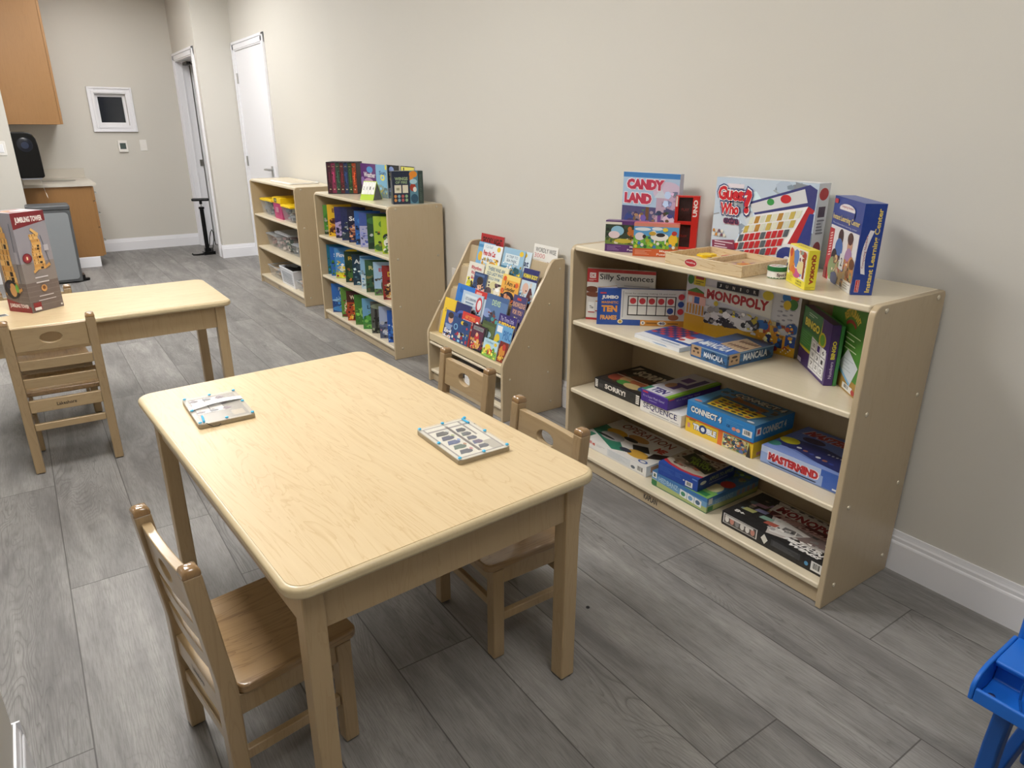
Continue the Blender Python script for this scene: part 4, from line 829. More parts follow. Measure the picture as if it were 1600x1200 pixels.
def art(F, T, Rr, L):
    F.text('CONNECT 4', .05, .28, .54, .75, '#f2f2f0', .05, 0, 0, '#1b2f52').rect(.84, .16, .97, .56, '#e9e9ea').bars(.85, .18, .96, .54, 9).text('CE', .61, .28, .66, .44, '#1b3a6a').ell(.72, .3, .03, .12, '#d98a7a').ell(.78, .3, .03, .12, '#e0b0a0').lines(.6, .5, .85, .8, 3, '#5fa6d8', .25)
    Rr.rect(.04, .3, .16, .8, '#dfe3ea').rect(.07, .4, .13, .7, '#c0404a').text('CONNECT 4', .2, .25, .8, .72, '#d5d8da', .04)
    T.rect(0, 0, 1, 1, '#4a7a9c').rect(0, .0, .3, 1, '#4f94c8').busy(.05, .5, .95, .95, ['#5a7a8a', '#8a6a4a', '#3f5a70', '#b58a5a'], 40, 18, .08).poly([(.18, .05), (.85, .08), (.95, .5), (.12, .62)], '#2f5f80').poly([(.22, .12), (.82, .14), (.9, .46), (.18, .56)], '#d9b92c')
    for r in range(4):
        for c in range(6): T.ell(.28 + .1 * c, .19 + .09 * r, .038, .03, ('#3a2a1c', '#20425c', '#a8502c')[(r * 2 + c) % 3])
    T.poly([(.3, .6), (.8, .55), (.8, .68), (.3, .72)], '#8a5a30').text('CONNECT 4', .22, .76, .96, .94, '#d9d3c4', .04, 0, 0, '#2a2a2a').ell(.9, .06, .05, .03, '#dfe0e2').ell(.1, .1, .06, .04, '#c98a8a')
carton('board_game', 'bright blue game box with a yellow grid on its lid, stacked on the yellow box', 'game box', (-.309, -.173), (-.309, -.455), Z2 + .0582, .060, .21, '#2f86cc', art, GM, True, None, '#2f86cc')
def art(F, T, Rr, L):
    F.rect(0, 0, 1, 1, '#3a62b8').rect(0, .55, .75, 1, '#b7c6e6').rect(.0, .0, .78, .62, '#8fa6d6').text('MASTERMIND', .09, .22, .74, .78, '#b5202c', .07, 0, 0, '#f0d9dc').poly([(.1, .14), (.72, .14), (.7, .06), (.14, .06)], '#2a3450').rect(.9, .06, .99, .16, '#d9e0ee')
    T.rect(0, 0, 1, 1, '#5f78c0').poly([(0, .1), (.3, .22), (.8, .05), (1, .02), (1, .4), (.5, .55), (.1, .5)], '#222c70').poly([(0, .0), (1, 0), (1, .06), (.5, .12), (.2, .2), (0, .16)], '#7f96d6').ell(.12, .4, .12, .1, '#d6cf2c').ell(.05, .18, .08, .08, '#3f8a7a').ell(.3, .62, .14, .08, '#3a2250')
    for k in range(6): T.ell(.3 + .09 * k, .3 - .02 * k, .03, .025, ('#d9dce6', '#a86a5a', '#3a4aa0')[k % 3]).ell(.6 + .05 * k, .42, .015, .018, '#c9cee0')
    T.text('MASTERMIND', .1, .72, .98, .92, '#a81f2c', .06, 0, .06, '#d0b9c4')
carton('board_game', 'blue game box with red slanted capitals at the right of the middle shelf', 'game box', (-.295, -.478), (-.295, -.757), Z2, .060, .25, '#3a62b8', art, GM, True, None, '#7a8cb4')

# ------------------------------------------------------------------ near bookcase: bottom shelf
Z3 = SH[2]; GB = 'game boxes on the bottom shelf'
def art(F, T, Rr, L):
    F.rect(.08, .45, .2, .75, '#d58a8a').text('ME', .21, .4, .25, .66, '#c8402c', .05).lines(.27, .45, .4, .7, 2, '#b9bcc0', .3).rect(.44, .05, .78, .85, '#d6dade').lines(.46, .12, .74, .78, 6, '#b6bcc4', .3).ell(.82, .3, .03, .16, '#5a6470').bars(.87, .1, .97, .75, 8)
    T.rect(0, 0, 1, 1, '#dedbd6').poly([(0, .3), (.5, .0), (.62, .1), (.2, .55), (0, .62)], '#2c7a60').rect(.05, .05, .13, .2, '#2c7a60').ell(.24, .52, .14, .12, '#d9a62c').ell(.28, .35, .16, .14, '#a9a6a6').ell(.5, .62, .14, .1, '#b98a4a').ell(.46, .5, .1, .06, '#2a2624').poly([(.55, .4), (.7, .52), (.82, .36), (.66, .24)], '#232323').ell(.75, .2, .14, .12, '#d0a23c').ell(.6, .16, .08, .06, '#2c3040').poly([(.86, .2), (.99, .36), (.97, .56), (.84, .42)], '#2a2220').ell(.9, .08, .06, .05, '#3f5a94').ell(.9, .08, .035, .03, '#dedbd6').ell(.22, .28, .14, .03, '#22201e')
    T.text('OPERATION', .14, .74, .86, .93, '#8a3a2c', .01).text('ME', .78, .5, .9, .66, '#c8402c', .06); Rr.rect(.1, .2, .3, .8, '#b98a6a').rect(.4, .3, .9, .6, '#c9c6c2')
carton('board_game', 'white game box with a dark green corner, far left of the bottom shelf', 'game box', (-.313, .393), (-.31, -.003), Z3, .046, .252, '#e6e6e6', art, GB, True, None, '#dcdcdc')
def art(F, T, Rr, L):
    for G in (F, Rr):
        G.rect(0, 0, 1, 1, '#6f9fc8').rect(0, .72, 1, 1, '#3f7ab8').poly([(0, 0), (1, 0), (1, .35), (.5, .28), (0, .42)], '#a8b878')
    F.rect(.01, .55, .09, .95, '#e9ebea').rect(.03, .62, .07, .85, '#5a6a5a').rect(0, 0, .1, .36, '#2c7a44').text('HEDBANZ', .12, .42, .5, .82, '#a9cbe4', .03, 0, 0, '#3f78b0')
    for k, a in enumerate((.53, .66, .79)):
        F.poly([(a, .25 - .03 * k), (a + .12, .2 - .03 * k), (a + .125, .68 - .04 * k), (a + .005, .74 - .03 * k)], '#e9eef0').ell(a + .06, .46 - .03 * k, .04, .16, ('#3f8a6a', '#7aa6d0', '#4a6a8a')[k])
    Rr.rect(.03, .5, .1, .92, '#d9dcd6').rect(.02, .02, .12, .35, '#2c7a44').text('HEDBANZ', .16, .35, .5, .7, '#9abfdc', .02)
    for k in range(4): Rr.ell(.6 + .1 * k, .5, .035, .22, '#9a94a0')
    T.rect(0, 0, 1, 1, '#3f6f9c').busy(.5, .05, .98, .95, ['#5f94b4', '#2f5a84', '#8ab06a', '#c9c090'], 40, 17, .08).rect(.6, 0, 1, .2, '#7ab05a').ell(.85, .3, .12, .12, '#d9cfa0').ell(.9, .5, .1, .1, '#b5322c').rect(.68, .03, .95, .12, '#2c7a44')
carton('board_game', 'blue and green guessing game box lying under the darker blue box', 'game box', (-.33, -.054), (-.33, -.318), Z3, .060, .285, '#6f9fc8', art, GB, True, None, '#5f8a6a')
def art(F, T, Rr, L):
    F.rect(0, 0, 1, 1, '#1f4aa6').lines(.04, .35, .4, .8, 5, '#4a74c4', .25).lines(.44, .4, .62, .8, 4, '#4a74c4', .25).rect(.7, .1, .88, .5, '#e6e6ea').bars(.72, .12, .86, .48, 8).ell(.66, .45, .02, .06, '#e6e6ea').rect(.86, .8, .98, .9, '#6f92d4')
    Rr.rect(0, 0, 1, 1, '#173a86').ell(.14, .55, .08, .14, '#d3cfc8').text('APPLES TO APPLES', .3, .45, .95, .75, '#a9b88a', .02).lines(.3, .2, .8, .36, 1, '#8a94b0', .4)
    T.rect(0, 0, 1, 1, '#b5aa9a').poly([(0, .12), (.2, .06), (.5, .02), (.8, .03), (1, .08), (1, 0), (0, 0)], '#1f4aa6').poly([(0, .20), (.2, .12), (.5, .08), (.8, .085), (1, .14), (1, .08), (.8, .03), (.5, .02), (.2, .06), (0, .12)], '#b5283c')
    T.ell(.4, .3, .28, .1, '#8a7a68').busy(.06, .16, .96, .95, ['#8a7a68', '#6a4a38', '#a08c78', '#4f4438', '#9a5a44', '#c9bca8'], 90, 10, .07).poly([(.15, .45), (.95, .22), (1, .5), (.2, .75)], '#28301c').text('FIND THE', .3, .5, .75, .62, '#7f9a3c', .04, 0, -.1).text('MATCH', .42, .36, .88, .5, '#8aa83c', .05, 0, -.1).ell(.6, .85, .3, .1, '#8a5a3c').ell(.25, .85, .16, .1, '#5a4a3a')
carton('board_game', 'dark blue picture game box stacked on the blue and green box', 'game box', (-.332, -.084), (-.324, -.266), Z3 + .0612, .050, .215, '#1f4aa6', art, GB, False)
def art(F, T, Rr, L):
    F.rect(.02, .12, .38, .92, '#d9d8d4').rect(.03, .16, .37, .88, '#55504c')
    for k in range(6): F.ell(.06 + .055 * k, .5, .022, .26, ('#e3e0da', '#c98a7a', '#8a8a8a', '#dcdad4')[k % 4])
    F.rect(.04, .66, .34, .84, '#cfccc6').poly([(.42, .5), (.45, .9), (.49, .52), (.46, .12)], '#e6e4da').rect(.52, .3, .8, .8, '#3a3a3c').lines(.54, .34, .78, .76, 4, '#6a6a6c', .2).rect(.9, .1, 1, .8, '#e6e6e6').bars(.91, .14, .99, .76, 8).ell(.86, .4, .018, .16, '#5a9ac8')
    T.rect(0, 0, 1, 1, '#1a1819').busy(.04, .3, .42, .95, ['#55505a', '#7a7060', '#5a6a70', '#8a6a6a', '#2a2628'], 40, 11, .07).poly([(.45, .02), (1, .28), (1, 1), (.2, .98)], '#b9b2ac').poly([(.45, .1), (.97, .33), (.97, .95), (.26, .93)], '#7c6a66').poly([(.45, .1), (.6, .16), (.72, .44), (.34, .56)], '#d6d3ce').poly([(.5, .22), (.62, .3), (.6, .4), (.5, .38)], '#6a6664').busy(.4, .14, .9, .5, ['#d6d3ce', '#8a8684', '#4a4644', '#b9b4b0'], 30, 16, .06)
    for k, (a, b, cl) in enumerate(((.08, .3, '#b0b070'), (.16, .42, '#8a8ab0'), (.1, .56, '#9a7a94'), (.26, .3, '#8ab0a0'), (.24, .54, '#a98a6a'), (.2, .68, '#8a7aa0'), (.34, .22, '#b05a4a'))): T.poly([(a, b), (a + .11, b + .02), (a + .12, b + .12), (a + .01, b + .1)], cl)
    T.poly([(.24, .6), (.99, .74), (.99, .9), (.22, .86)], '#cfc9c4').text('MONOPOLY', .26, .66, .98, .88, '#8a2430', .05, 0, 0, '#e0dad6').poly([(.28, .5), (.99, .58), (.99, .72), (.26, .64)], '#5a1c24').text('Millionaire', .34, .51, .95, .66, '#c9a8a4', .03, 0, .1)
    T.text('First to', .72, .16, .92, .23, '#e6e4e0', .02, 0, .08).text('MILLION', .60, .09, .95, .17, '#eeece8', .06, 0, .08).text('WINS!', .66, .01, .95, .08, '#eeece8', .06, 0, .08).text('8+', .06, .14, .16, .22, '#d9d6d0', .04)
    for k in range(7): T.ell(.3 + .1 * k, .93 - .01 * k, .06, .04, '#c9c2bc').ell(.35 + .09 * k, .95, .03, .02, '#4a4442')
carton('board_game', 'black game box with silver arrow and white slogan, far right of the bottom shelf', 'game box', (-.334, -.388), (-.334, -.765), Z3, .050, .218, '#1a1819', art, GB, True, None, '#1a1819')

# ------------------------------------------------------------------ middle bookcase: upright picture books
TH = math.atan2(-.569, .822)
def cov(title=None, tcol='#e9e6da', box=(.12, .68, .9, .86), two=None, blobs=(), bold=.03, stack=None):
    def art(F):
        if two: F.rect(0, 0, 1, two[0], two[1])
        for b in blobs: F.ell(*b)
        if len(blobs) > 1: F.busy(.03, .02, .97, .58, [b[4] for b in blobs], 46, len(blobs) + int(blobs[0][4][1:4], 16), .07)
        if title: F.text(title, *box, tcol, bold)
        if stack: F.text(stack[0], *stack[1:5], tcol, bold)
    return art
G1, G2, G3 = 'upright books on the top shelf of the middle bookcase', 'upright books on the middle shelf of the middle bookcase', 'upright books on the bottom shelf of the middle bookcase'
BK = [
 (SH[0], -.325, 3.275, .206, 'plain green book at the left end of the top row', '#4f9436', cov(None, two=(.15, '#20301c'), blobs=((.5, .5, .5, .3, '#3f8030'), (.3, .12, .3, .03, '#cfd3c4')))),
 (SH[0], -.335, 3.165, .22, 'yellow book speckled with dark brown bees in the top row', '#e8b91e', cov('Bees', '#7a4a14', (.2, .75, .7, .88), blobs=((.3, .48, .22, .1, '#5a2a12'), (.6, .35, .2, .12, '#6b3414'), (.25, .2, .2, .1, '#4a220e'), (.6, .12, .2, .08, '#8a4a16'), (.2, .34, .1, .06, '#d9902a')))),
 (SH[0], -.323, 3.06, .212, 'dark violet book with a lilac cloud in the top row', '#2c2a6e', cov('Up in the Air', '#d8d4ee', (.5, .62, 1, .74), two=(.5, '#9a8cc4'), blobs=((.4, .35, .5, .2, '#b8a6d2'), (.3, .04, .5, .06, '#1c1c40')))),
 (SH[0], -.330, 2.93, .22, 'midnight blue book with a white streak in the top row', '#1d2a5e', cov(None, blobs=((.42, .78, .06, .1, '#e6e8ee'), (.5, .4, .3, .12, '#4b5f6e'), (.4, .36, .2, .05, '#c9d4d6'), (.5, .15, .6, .14, '#28384a')))),
 (SH[0], -.327, 2.816, .215, 'near-black book with a banded pink planet in the top row', '#171a38', cov('Solar', '#f2f2ee', (.06, .66, .7, .8), blobs=((.4, .42, .34, .15, '#c9906a'), (.4, .45, .33, .03, '#e9c6a4'), (.4, .37, .33, .025, '#8a4a3a'), (.7, .14, .34, .06, '#7a5a66'), (.5, .05, .4, .03, '#26306e')))),
 (SH[0], -.326, 2.700, .218, 'plain medium blue book in the top row', '#2a68b8', cov(None, blobs=((.4, .7, .3, .12, '#3f86d0'), (.5, .1, .6, .1, '#16305e')))),
 (SH[0], -.342, 2.585, .218, 'blue book whose lower half is pale lilac flowers in the top row', '#3f59a8', cov('Flight', '#bcd0ee', (.5, .68, 1, .82), two=(.62, '#b5b7dd'), blobs=((.5, .5, .16, .08, '#6f74b8'), (.25, .3, .14, .06, '#8f96cc'), (.6, .2, .16, .08, '#5d62ac'), (.3, .12, .12, .06, '#d5d6ee'), (.5, .07, .2, .04, '#4450a0')))),
 (SH[0], -.332, 2.487, .22, 'dark green book with a pale egg shape in the top row', '#1f4a2c', cov('Frog', '#b8d08a', (.5, .62, .95, .76), blobs=((.75, .36, .2, .15, '#d6dfe0'), (.4, .1, .5, .1, '#12301c'), (.3, .8, .3, .1, '#2f6a3a')))),
 (SH[0], -.338, 2.374, .215, 'lime green book with an orange creature in the top row', '#a9c83a', cov(None, blobs=((.35, .78, .16, .1, '#5a8a2a'), (.55, .25, .2, .25, '#d98a2a'), (.45, .42, .14, .1, '#b96420'), (.2, .12, .2, .1, '#3f6a2a'), (.7, .75, .2, .14, '#c8dc5a')))),
 (SH[0], -.334, 2.270, .222, 'yellow-green book with a white flower at the right end of the top row', '#b5cc2e', cov(None, blobs=((.2, .45, .16, .1, '#24302a'), (.2, .3, .14, .12, '#e9ebe0'), (.3, .15, .2, .12, '#5a9a3a'), (.15, .1, .12, .06, '#f2f2ea'), (.6, .6, .3, .2, '#7ab03a')))),
 (SH[1], -.325, 3.275, .216, 'teal book at the left end of the second row', '#166a86', cov(None, blobs=((.6, .6, .3, .2, '#1e7f9e'), (.4, .15, .5, .16, '#1d5a4c')))),
 (SH[1], -.330, 3.195, .21, 'blue book with a dark green bird in the second row', '#2668b8', cov('Songs', '#c9dcf2', (.15, .62, .7, .78), blobs=((.5, .28, .3, .24, '#2f6a34'), (.4, .5, .16, .1, '#241c18'), (.55, .1, .3, .1, '#4a8a3a')))),
 (SH[1], -.336, 3.090, .216, 'sky blue book with a red tulip and yellow flowers in the second row', '#4a90d0', cov('Flowers', '#eef4f8', (.08, .7, .75, .84), two=(.2, '#b9c83a'), blobs=((.72, .9, .26, .06, '#e3c42e'), (.68, .5, .2, .1, '#c8302e'), (.3, .32, .14, .1, '#e9ecd8'), (.6, .3, .1, .14, '#4f9a3a'), (.3, .1, .3, .07, '#efdc2e')))),
 (SH[1], -.331, 2.920, .214, 'dark green book with a brown trunk shape in the second row', '#1c3a22', cov('Rain', '#cfae3a', (.15, .72, .7, .84), blobs=((.7, .45, .22, .26, '#b5743a'), (.35, .25, .25, .2, '#3f6a2c'), (.5, .08, .4, .07, '#152a1a')))),
 (SH[1], -.325, 2.800, .21, 'blue-black book with a glowing pale centre in the second row', '#12354a', cov('Arctic', '#e9eef0', (.08, .70, .8, .84), blobs=((.55, .4, .3, .16, '#5f8ea0'), (.55, .42, .16, .09, '#c5dce0'), (.3, .6, .14, .08, '#2f4a5a'), (.5, .1, .4, .08, '#0f2028')))),
 (SH[1], -.326, 2.660, .22, 'very pale blue book in the second row', '#8fbde0', cov(None, two=(.45, '#c9dfec'), blobs=((.5, .95, .5, .05, '#3f86c8'), (.5, .2, .3, .1, '#a9c6d6')))),
 (SH[1], -.341, 2.545, .212, 'forest green book with yellow title letters in the second row', '#2c5636', cov('Reptiles', '#d3cf8a', (.14, .66, 1, .82), blobs=((.55, .3, .3, .16, '#6a6a3c'), (.5, .34, .18, .1, '#8a8250'), (.4, .1, .4, .08, '#1f3a26')))),
 (SH[1], -.333, 2.432, .214, 'pale blue book with red title and a grey animal in the second row', '#a9cbe6', cov('Elephants', '#c8404a', (.2, .68, 1, .82), two=(.2, '#5f8a4a'), blobs=((.6, .4, .3, .24, '#6a6660'), (.4, .3, .14, .2, '#4f4c48')))),
 (SH[1], -.338, 2.290, .214, 'deep red book at the right end of the second row', '#8f2420', cov('Dinosaurs', '#e6c23a', (.2, .68, 1, .82), blobs=((.35, .25, .3, .18, '#3a1814'), (.5, .4, .2, .1, '#c0863a'), (.3, .1, .2, .06, '#d9c8a0')))),
 (SH[2], -.352, 3.170, .212, 'blue ocean book at the left end of the lowest row', '#2a67b8', cov('PLANET', '#dfeaf6', (.3, .76, .95, .88), two=(.4, '#1a4488'), blobs=((.5, .42, .5, .06, '#8fc0e6'), (.4, .12, .4, .1, '#3f86c8')), stack=('EARTH', .35, .62, .9, .73))),
 (SH[2], -.352, 2.995, .216, 'green book with a cream and red bird in the lowest row', '#5f8f34', cov(None, blobs=((.35, .35, .22, .2, '#e3d8b0'), (.45, .18, .3, .16, '#a83a22'), (.6, .8, .3, .1, '#7aa83e'), (.3, .06, .3, .05, '#6a2a1a')))),
 (SH[2], -.354, 2.882, .21, 'fiery orange and dark red book in the lowest row', '#4a1812', cov('Wild Fire', '#f0e0c0', (.14, .72, .85, .86), two=(.62, '#b5441c'), blobs=((.5, .36, .25, .28, '#e88a2a'), (.55, .28, .14, .2, '#f5c850'), (.4, .08, .4, .06, '#5a1c10')))),
 (SH[2], -.353, 2.744, .21, 'green book with a curling tendril in the lowest row', '#3f7a2a', cov(None, blobs=((.5, .42, .32, .22, '#8fc060'), (.5, .42, .24, .16, '#3f7a2a'), (.5, .42, .12, .08, '#a9d07a'), (.6, .12, .34, .08, '#6fae44')))),
 (SH[2], -.354, 2.610, .21, 'light blue book with green leaves below in the lowest row', '#6fa8cc', cov('Leaves', '#234a66', (.2, .66, .8, .78), two=(.34, '#3f8a3a'), blobs=((.3, .36, .26, .1, '#57a844'), (.7, .26, .3, .12, '#2f7030'), (.4, .1, .3, .06, '#7fc05a')))),
 (SH[2], -.350, 2.480, .214, 'grey book with dark bare tree trunks in the lowest row', '#585a54', cov(None, blobs=((.2, .4, .06, .5, '#26241f'), (.5, .4, .05, .5, '#2d2b26'), (.8, .4, .06, .5, '#24221e'), (.5, .85, .5, .1, '#8f9a80'), (.4, .1, .4, .08, '#1d1c18')))),
 (SH[2], -.354, 2.342, .21, 'lilac grey book with a mountain in the lowest row', '#a9b6d2', cov('Land', '#4c567a', (.3, .66, .8, .76), two=(.42, '#4e5670'), blobs=((.5, .42, .5, .1, '#6b7696'), (.3, .2, .2, .1, '#cfd4de'), (.6, .1, .3, .08, '#2c3040'), (.5, .58, .2, .04, '#c98a9a')))),
 (SH[2], -.351, 2.226, .208, 'strong blue book at the right end of the lowest row', '#1f57b0', cov('Ice', '#dbe8f6', (.2, .62, .6, .74), blobs=((.4, .35, .3, .14, '#3f7fd0'), (.5, .12, .4, .08, '#123a80'), (.3, .2, .1, .06, '#a9c8ee')))),
]
for i, (z, x, y, h, lab, base, ar) in enumerate(BK):
    wd = .17 if y > 2.25 or z != SH[2] else .155
    book(lab, (x, y), TH, z + .0006, wd, h, .006, base, ar, {SH[0]: G1, SH[1]: G2, SH[2]: G3}[z])

# things on top of the middle bookcase
Z4 = CH - .001
A = Vector((-.343, 3.09)); B = Vector((-.180, 2.957)); uu = (B - A).normalized(); ang = math.atan2(uu.y, uu.x); W = (B - A).length
t = thing('book_set_case', 'dark slipcase holding seven clothbound volumes on the middle bookcase', 'slipcase', (A.x, A.y, Z4 + .0006), ang)
m = MB(); D, H = .14, .209
m.box(0, 0, 0, W, D, .004); m.box(0, 0, H - .004, W, D, H); m.box(0, 0, .004, .004, D, H - .004); m.box(W - .004, 0, .004, W, D, H - .004); m.box(.004, D - .004, .004, W - .004, D, H - .004)
m.build('case', flat('slipcase_card', '#33323a', .6), t, .0008)
R3 = Matrix.Rotation(ang, 3, 'Z'); x = .0045; ww = (W - .009) / 7
for k, (cl, nm) in enumerate((('#4a1c2c', 'dark plum'), ('#8a2f52', 'crimson pink'), ('#2f4a3a', 'grey green'), ('#5a1f26', 'maroon'), ('#22365e', 'navy'), ('#2a4a26', 'bottle green'), ('#a0421f', 'rust orange'))):
    m = MB(); bw = ww - .0005
    m.box(0, 0, 0, bw, .002, .198, cl); m.box(0, .002, 0, .0015, .125, .198, cl); m.box(bw - .0015, .002, 0, bw, .125, .198, cl)
    F = Face(m, (0, 0, 0), (bw, 0, 0), (0, 0, .198)); F.busy(.05, .05, .95, .95, [cl, shade(cl, .6), shade(cl, 1.4)], 40, k, .22).rect(.25, .87, .75, .9, '#8a7f60').rect(.4, .36, .6, .7, shade(cl, 1.6)).ell(.5, .13, .2, .02, '#c9bd9a')
    q = R3 @ Vector((x, .004, 0))
    r = thing('clothbound_book', nm + ' spine in the dark slipcase', 'book', (A.x + q.x, A.y + q.y, Z4 + .0052), ang, 'volumes in the slipcase')
    m.build('cover', M_PRINT, r, .0008); p = MB(); p.box(.0017, .0022, .001, bw - .0017, .122, .196); p.build('page_block', M_PAGE, r); x += ww
GT = 'books standing on the middle bookcase'
def bk_top(label, A, B, h, d, base, ar): 
    book(label, A, math.atan2(B[1] - A[1], B[0] - A[0]), Z4 + .0006, math.hypot(B[0] - A[0], B[1] - A[1]), h, d, base, ar, GT)
bk_top('purple weather book beside the slipcase on the middle bookcase', (-.172, 2.905), (-.158, 2.69), .205, .008, '#5a2a6e', A_(('ell', .6, .82, .2, .1, '#4f8ec8'), tx('Weather', .2, .58, .95, .74, '#e9e2ea', .02), ('ell', .5, .4, .34, .16, '#b98fb4'), ('ell', .55, .34, .2, .1, '#ddc6d4'), ('ell', .1, .45, .14, .14, '#8a6aa8')))
bk_top('light blue book with a yellow disc behind the flip calendar', (-.166, 2.675), (-.150, 2.545), .205, .006, '#7fb4d8', A_(tx('Sun', .3, .7, .9, .82, '#4a6a94', .03), ('ell', .6, .62, .2, .1, '#e6dc6a'), ('ell', .6, .62, .09, .05, '#7fb4d8'), ('rect', 0, 0, 1, .3, '#6a7f86'), ('ell', .4, .3, .3, .1, '#8aa0a0'), ('rect', .86, .86, 1, 1, '#e0d64a')))
bk_top('black book with a grey moon and yellow title on the middle bookcase', (-.134, 2.58), (-.126, 2.415), .206, .007, '#15161c', A_(('ell', .4, .86, .2, .1, '#7f93c9'), tx('To the', .2, .68, .7, .76, '#d9cf4a', .03), tx('Moon', .25, .55, .7, .63, '#d9cf4a', .03), ('ell', .7, .34, .24, .2, '#5a6a88'), ('ell', .3, .1, .5, .22, '#8f97a4'), ('ell', .2, .14, .12, .06, '#6f7786')))
bk_top('dark book with a pale yellow band along its top edge, near the corner', (-.122, 2.40), (-.114, 2.235), .206, .007, '#1b1c24', A_(('rect', .05, .82, 1, .98, '#e6e06a'), ('rect', .2, .84, .28, .96, '#3a3a2a'), ('rect', 0, 0, 1, .5, '#2a3040')))
# flip calendar easel
t = thing('flip_calendar', 'small green and white flip calendar standing open on the middle bookcase', 'calendar', (-.33, 2.574, Z4 + .0006), math.atan2(-.09, .05))
W, H, D = .103, .111, .10
m = MB(); m.prism([(0, 0), (.0015, 0), (D / 2, H - .002), (D - .0015, 0), (D, 0), (D / 2, H + .0008)], 'x', 0, W, '#b6d432')
m.build('easel', M_PRINT, t)
m = MB(); m.prism([(.004, .0005), (D - .004, .0005), (D / 2, H - .009)], 'x', .002, .004, '#6f7376'); m.prism([(.004, .0005), (D - .004, .0005), (D / 2, H - .009)], 'x', W - .004, W - .002, '#6f7376'); m.build('side_gusset', M_PRINT, t)
m = MB(); a = math.atan2(H, D / 2)
for k in range(4):
    o = Vector((.004 + .0245 * k, D / 2 * .30, H * .30)); U = Vector((.023, 0, 0)); V = Vector((0, D / 2 * .66, H * .66)); n_ = U.cross(V).normalized() * .003
    m.add([o + n_, o + U + n_, o + U + V + n_, o + V + n_, o, o + U, o + U + V, o + V], [(0, 1, 2, 3), (7, 6, 5, 4), (0, 4, 5, 1), (1, 5, 6, 2), (2, 6, 7, 3), (3, 7, 4, 0)], '#f1f2ee')
    F = Face(m, o + n_, U, V); F.text(('2', '0', '1', '4')[k], .35, .35, .65, .62, '#2c2c2c', .02).ell(.5, .95, .12, .04, '#cfd2c8')
m.build('cards', M_PRINT, t)
def art(F, T, Rr, L):
    F.rect(0, 0, .56, 1, '#1a2740').rect(.56, 0, .83, 1, '#5a8aa0').rect(.83, 0, 1, 1, '#34443f')
    F.text('WINGS', .08, .72, .5, .82, '#9db58a', .04).text('OF FIRE', .1, .62, .48, .7, '#9db58a', .03).rect(.06, .34, .28, .58, '#e2ddc8').rect(.32, .34, .5, .58, '#e2ddc8').rect(.12, .42, .22, .5, '#a9a58a')
    for k in range(8): F.ell(.08 + .12 * (k % 4), .24 - .12 * (k // 4), .045, .05, ('#c98a4a', '#7fa6b8', '#b05a5a', '#8fb08a')[k % 4])
    F.ell(.68, .9, .13, .1, '#e8902a').ell(.62, .78, .06, .14, '#e8902a').ell(.66, .5, .1, .12, '#a83a22').ell(.72, .44, .06, .08, '#e9e6e0').ell(.7, .16, .12, .14, '#28506a').ell(.68, .68, .12, .08, '#a9d0dc')
    F.text('FOREST OF DRAGONS', .88, .1, .95, .9, '#55685f', .02, 90); T.rect(0, 0, 1, 1, '#3a4442'); L.rect(0, 0, 1, 1, '#1a2740')
carton('boxed_book_set', 'dark boxed book set with an orange curl, at the near corner of the middle bookcase', 'boxed set', (-.28, 2.194), (-.099, 2.153), Z4, .188, .05, '#1a2740', art)

# ------------------------------------------------------------------ far bookcase: bins
def bin_(name, label, x0, x1, y0, y1, z, h, body, lidmat, fill=None, lid_h=.018, taper=.012, group=None, rim=False):
    cx, cy = (x0 + x1) / 2, (y0 + y1) / 2; hx, hy = (x1 - x0) / 2, (y1 - y0) / 2
    t = thing(name, label, 'bin', (cx, cy, z + .0006), 0, group)
    m = MB(); hb = h - lid_h
    o0, o1 = (-hx + taper, -hy + taper, hx - taper, hy - taper), (-hx + .004, -hy + .004, hx - .004, hy - .004)
    k = .0025
    m.frustum(0, hb, o0, o1, None, False); m.frustum(.0025, hb - .0002, tuple(v + (k if i < 2 else -k) for i, v in enumerate(o0)), tuple(v + (k if i < 2 else -k) for i, v in enumerate(o1)), None, False)
    m.build('bin_body', body, t)
    m = MB()
    if rim:
        for a in ((-hx, -hy, hx, -hy + .008), (-hx, hy - .008, hx, hy), (-hx, -hy + .008, -hx + .008, hy - .008), (hx - .008, -hy + .008, hx, hy - .008)): m.box(a[0], a[1], hb, a[2], a[3], h)
        m.build('rim', lidmat, t, .003)
    else:
        m.box(-hx, -hy, hb, hx, hy, h - .004); m.box(-hx + .012, -hy + .012, h - .004, hx - .012, hy - .012, h); m.build('lid', lidmat, t, .003)
    if fill:
        rnd = random.Random(fill[1]); m = MB()
        n = fill[2]
        for i in range(n):
            px = -hx + taper + .012 + (2 * hx - 2 * taper - .04) * rnd.random(); py = -hy + taper + .012 + (2 * hy - 2 * taper - .04) * rnd.random()
            zz = .005 + (hb * .74) * rnd.random(); s = .011 + .015 * rnd.random(); a = rnd.random() * 3
            X = (math.cos(a), math.sin(a), 0); Y = (-math.sin(a), math.cos(a), 0)
            px = max(-hx + taper + s + .004, min(hx - taper - s - .004, px)); py = max(-hy + taper + s + .004, min(hy - taper - s - .004, py)); 
            m.obox((px, py, zz + s * .5), (X, Y, (0, 0, 1)), s, s * .6, s * .5, rnd.choice(fill[0]))
        c = m.build('contents', M_PRINT, t); c['kind'] = 'stuff'
    return t
M_GREYLID = flat('grey_bin_lid', '#a9adb2', .35); M_PINK = flat('magenta_card', '#b13a6e', .5); M_WBASK = flat('white_basket_plastic', '#dfe2e8', .4)
pal1 = ['#39424a', '#6a7480', '#8a8f96', '#4a3038', '#c9c9c6', '#22303a']
GY = 'yellow-lidded bins on the far bookcase'
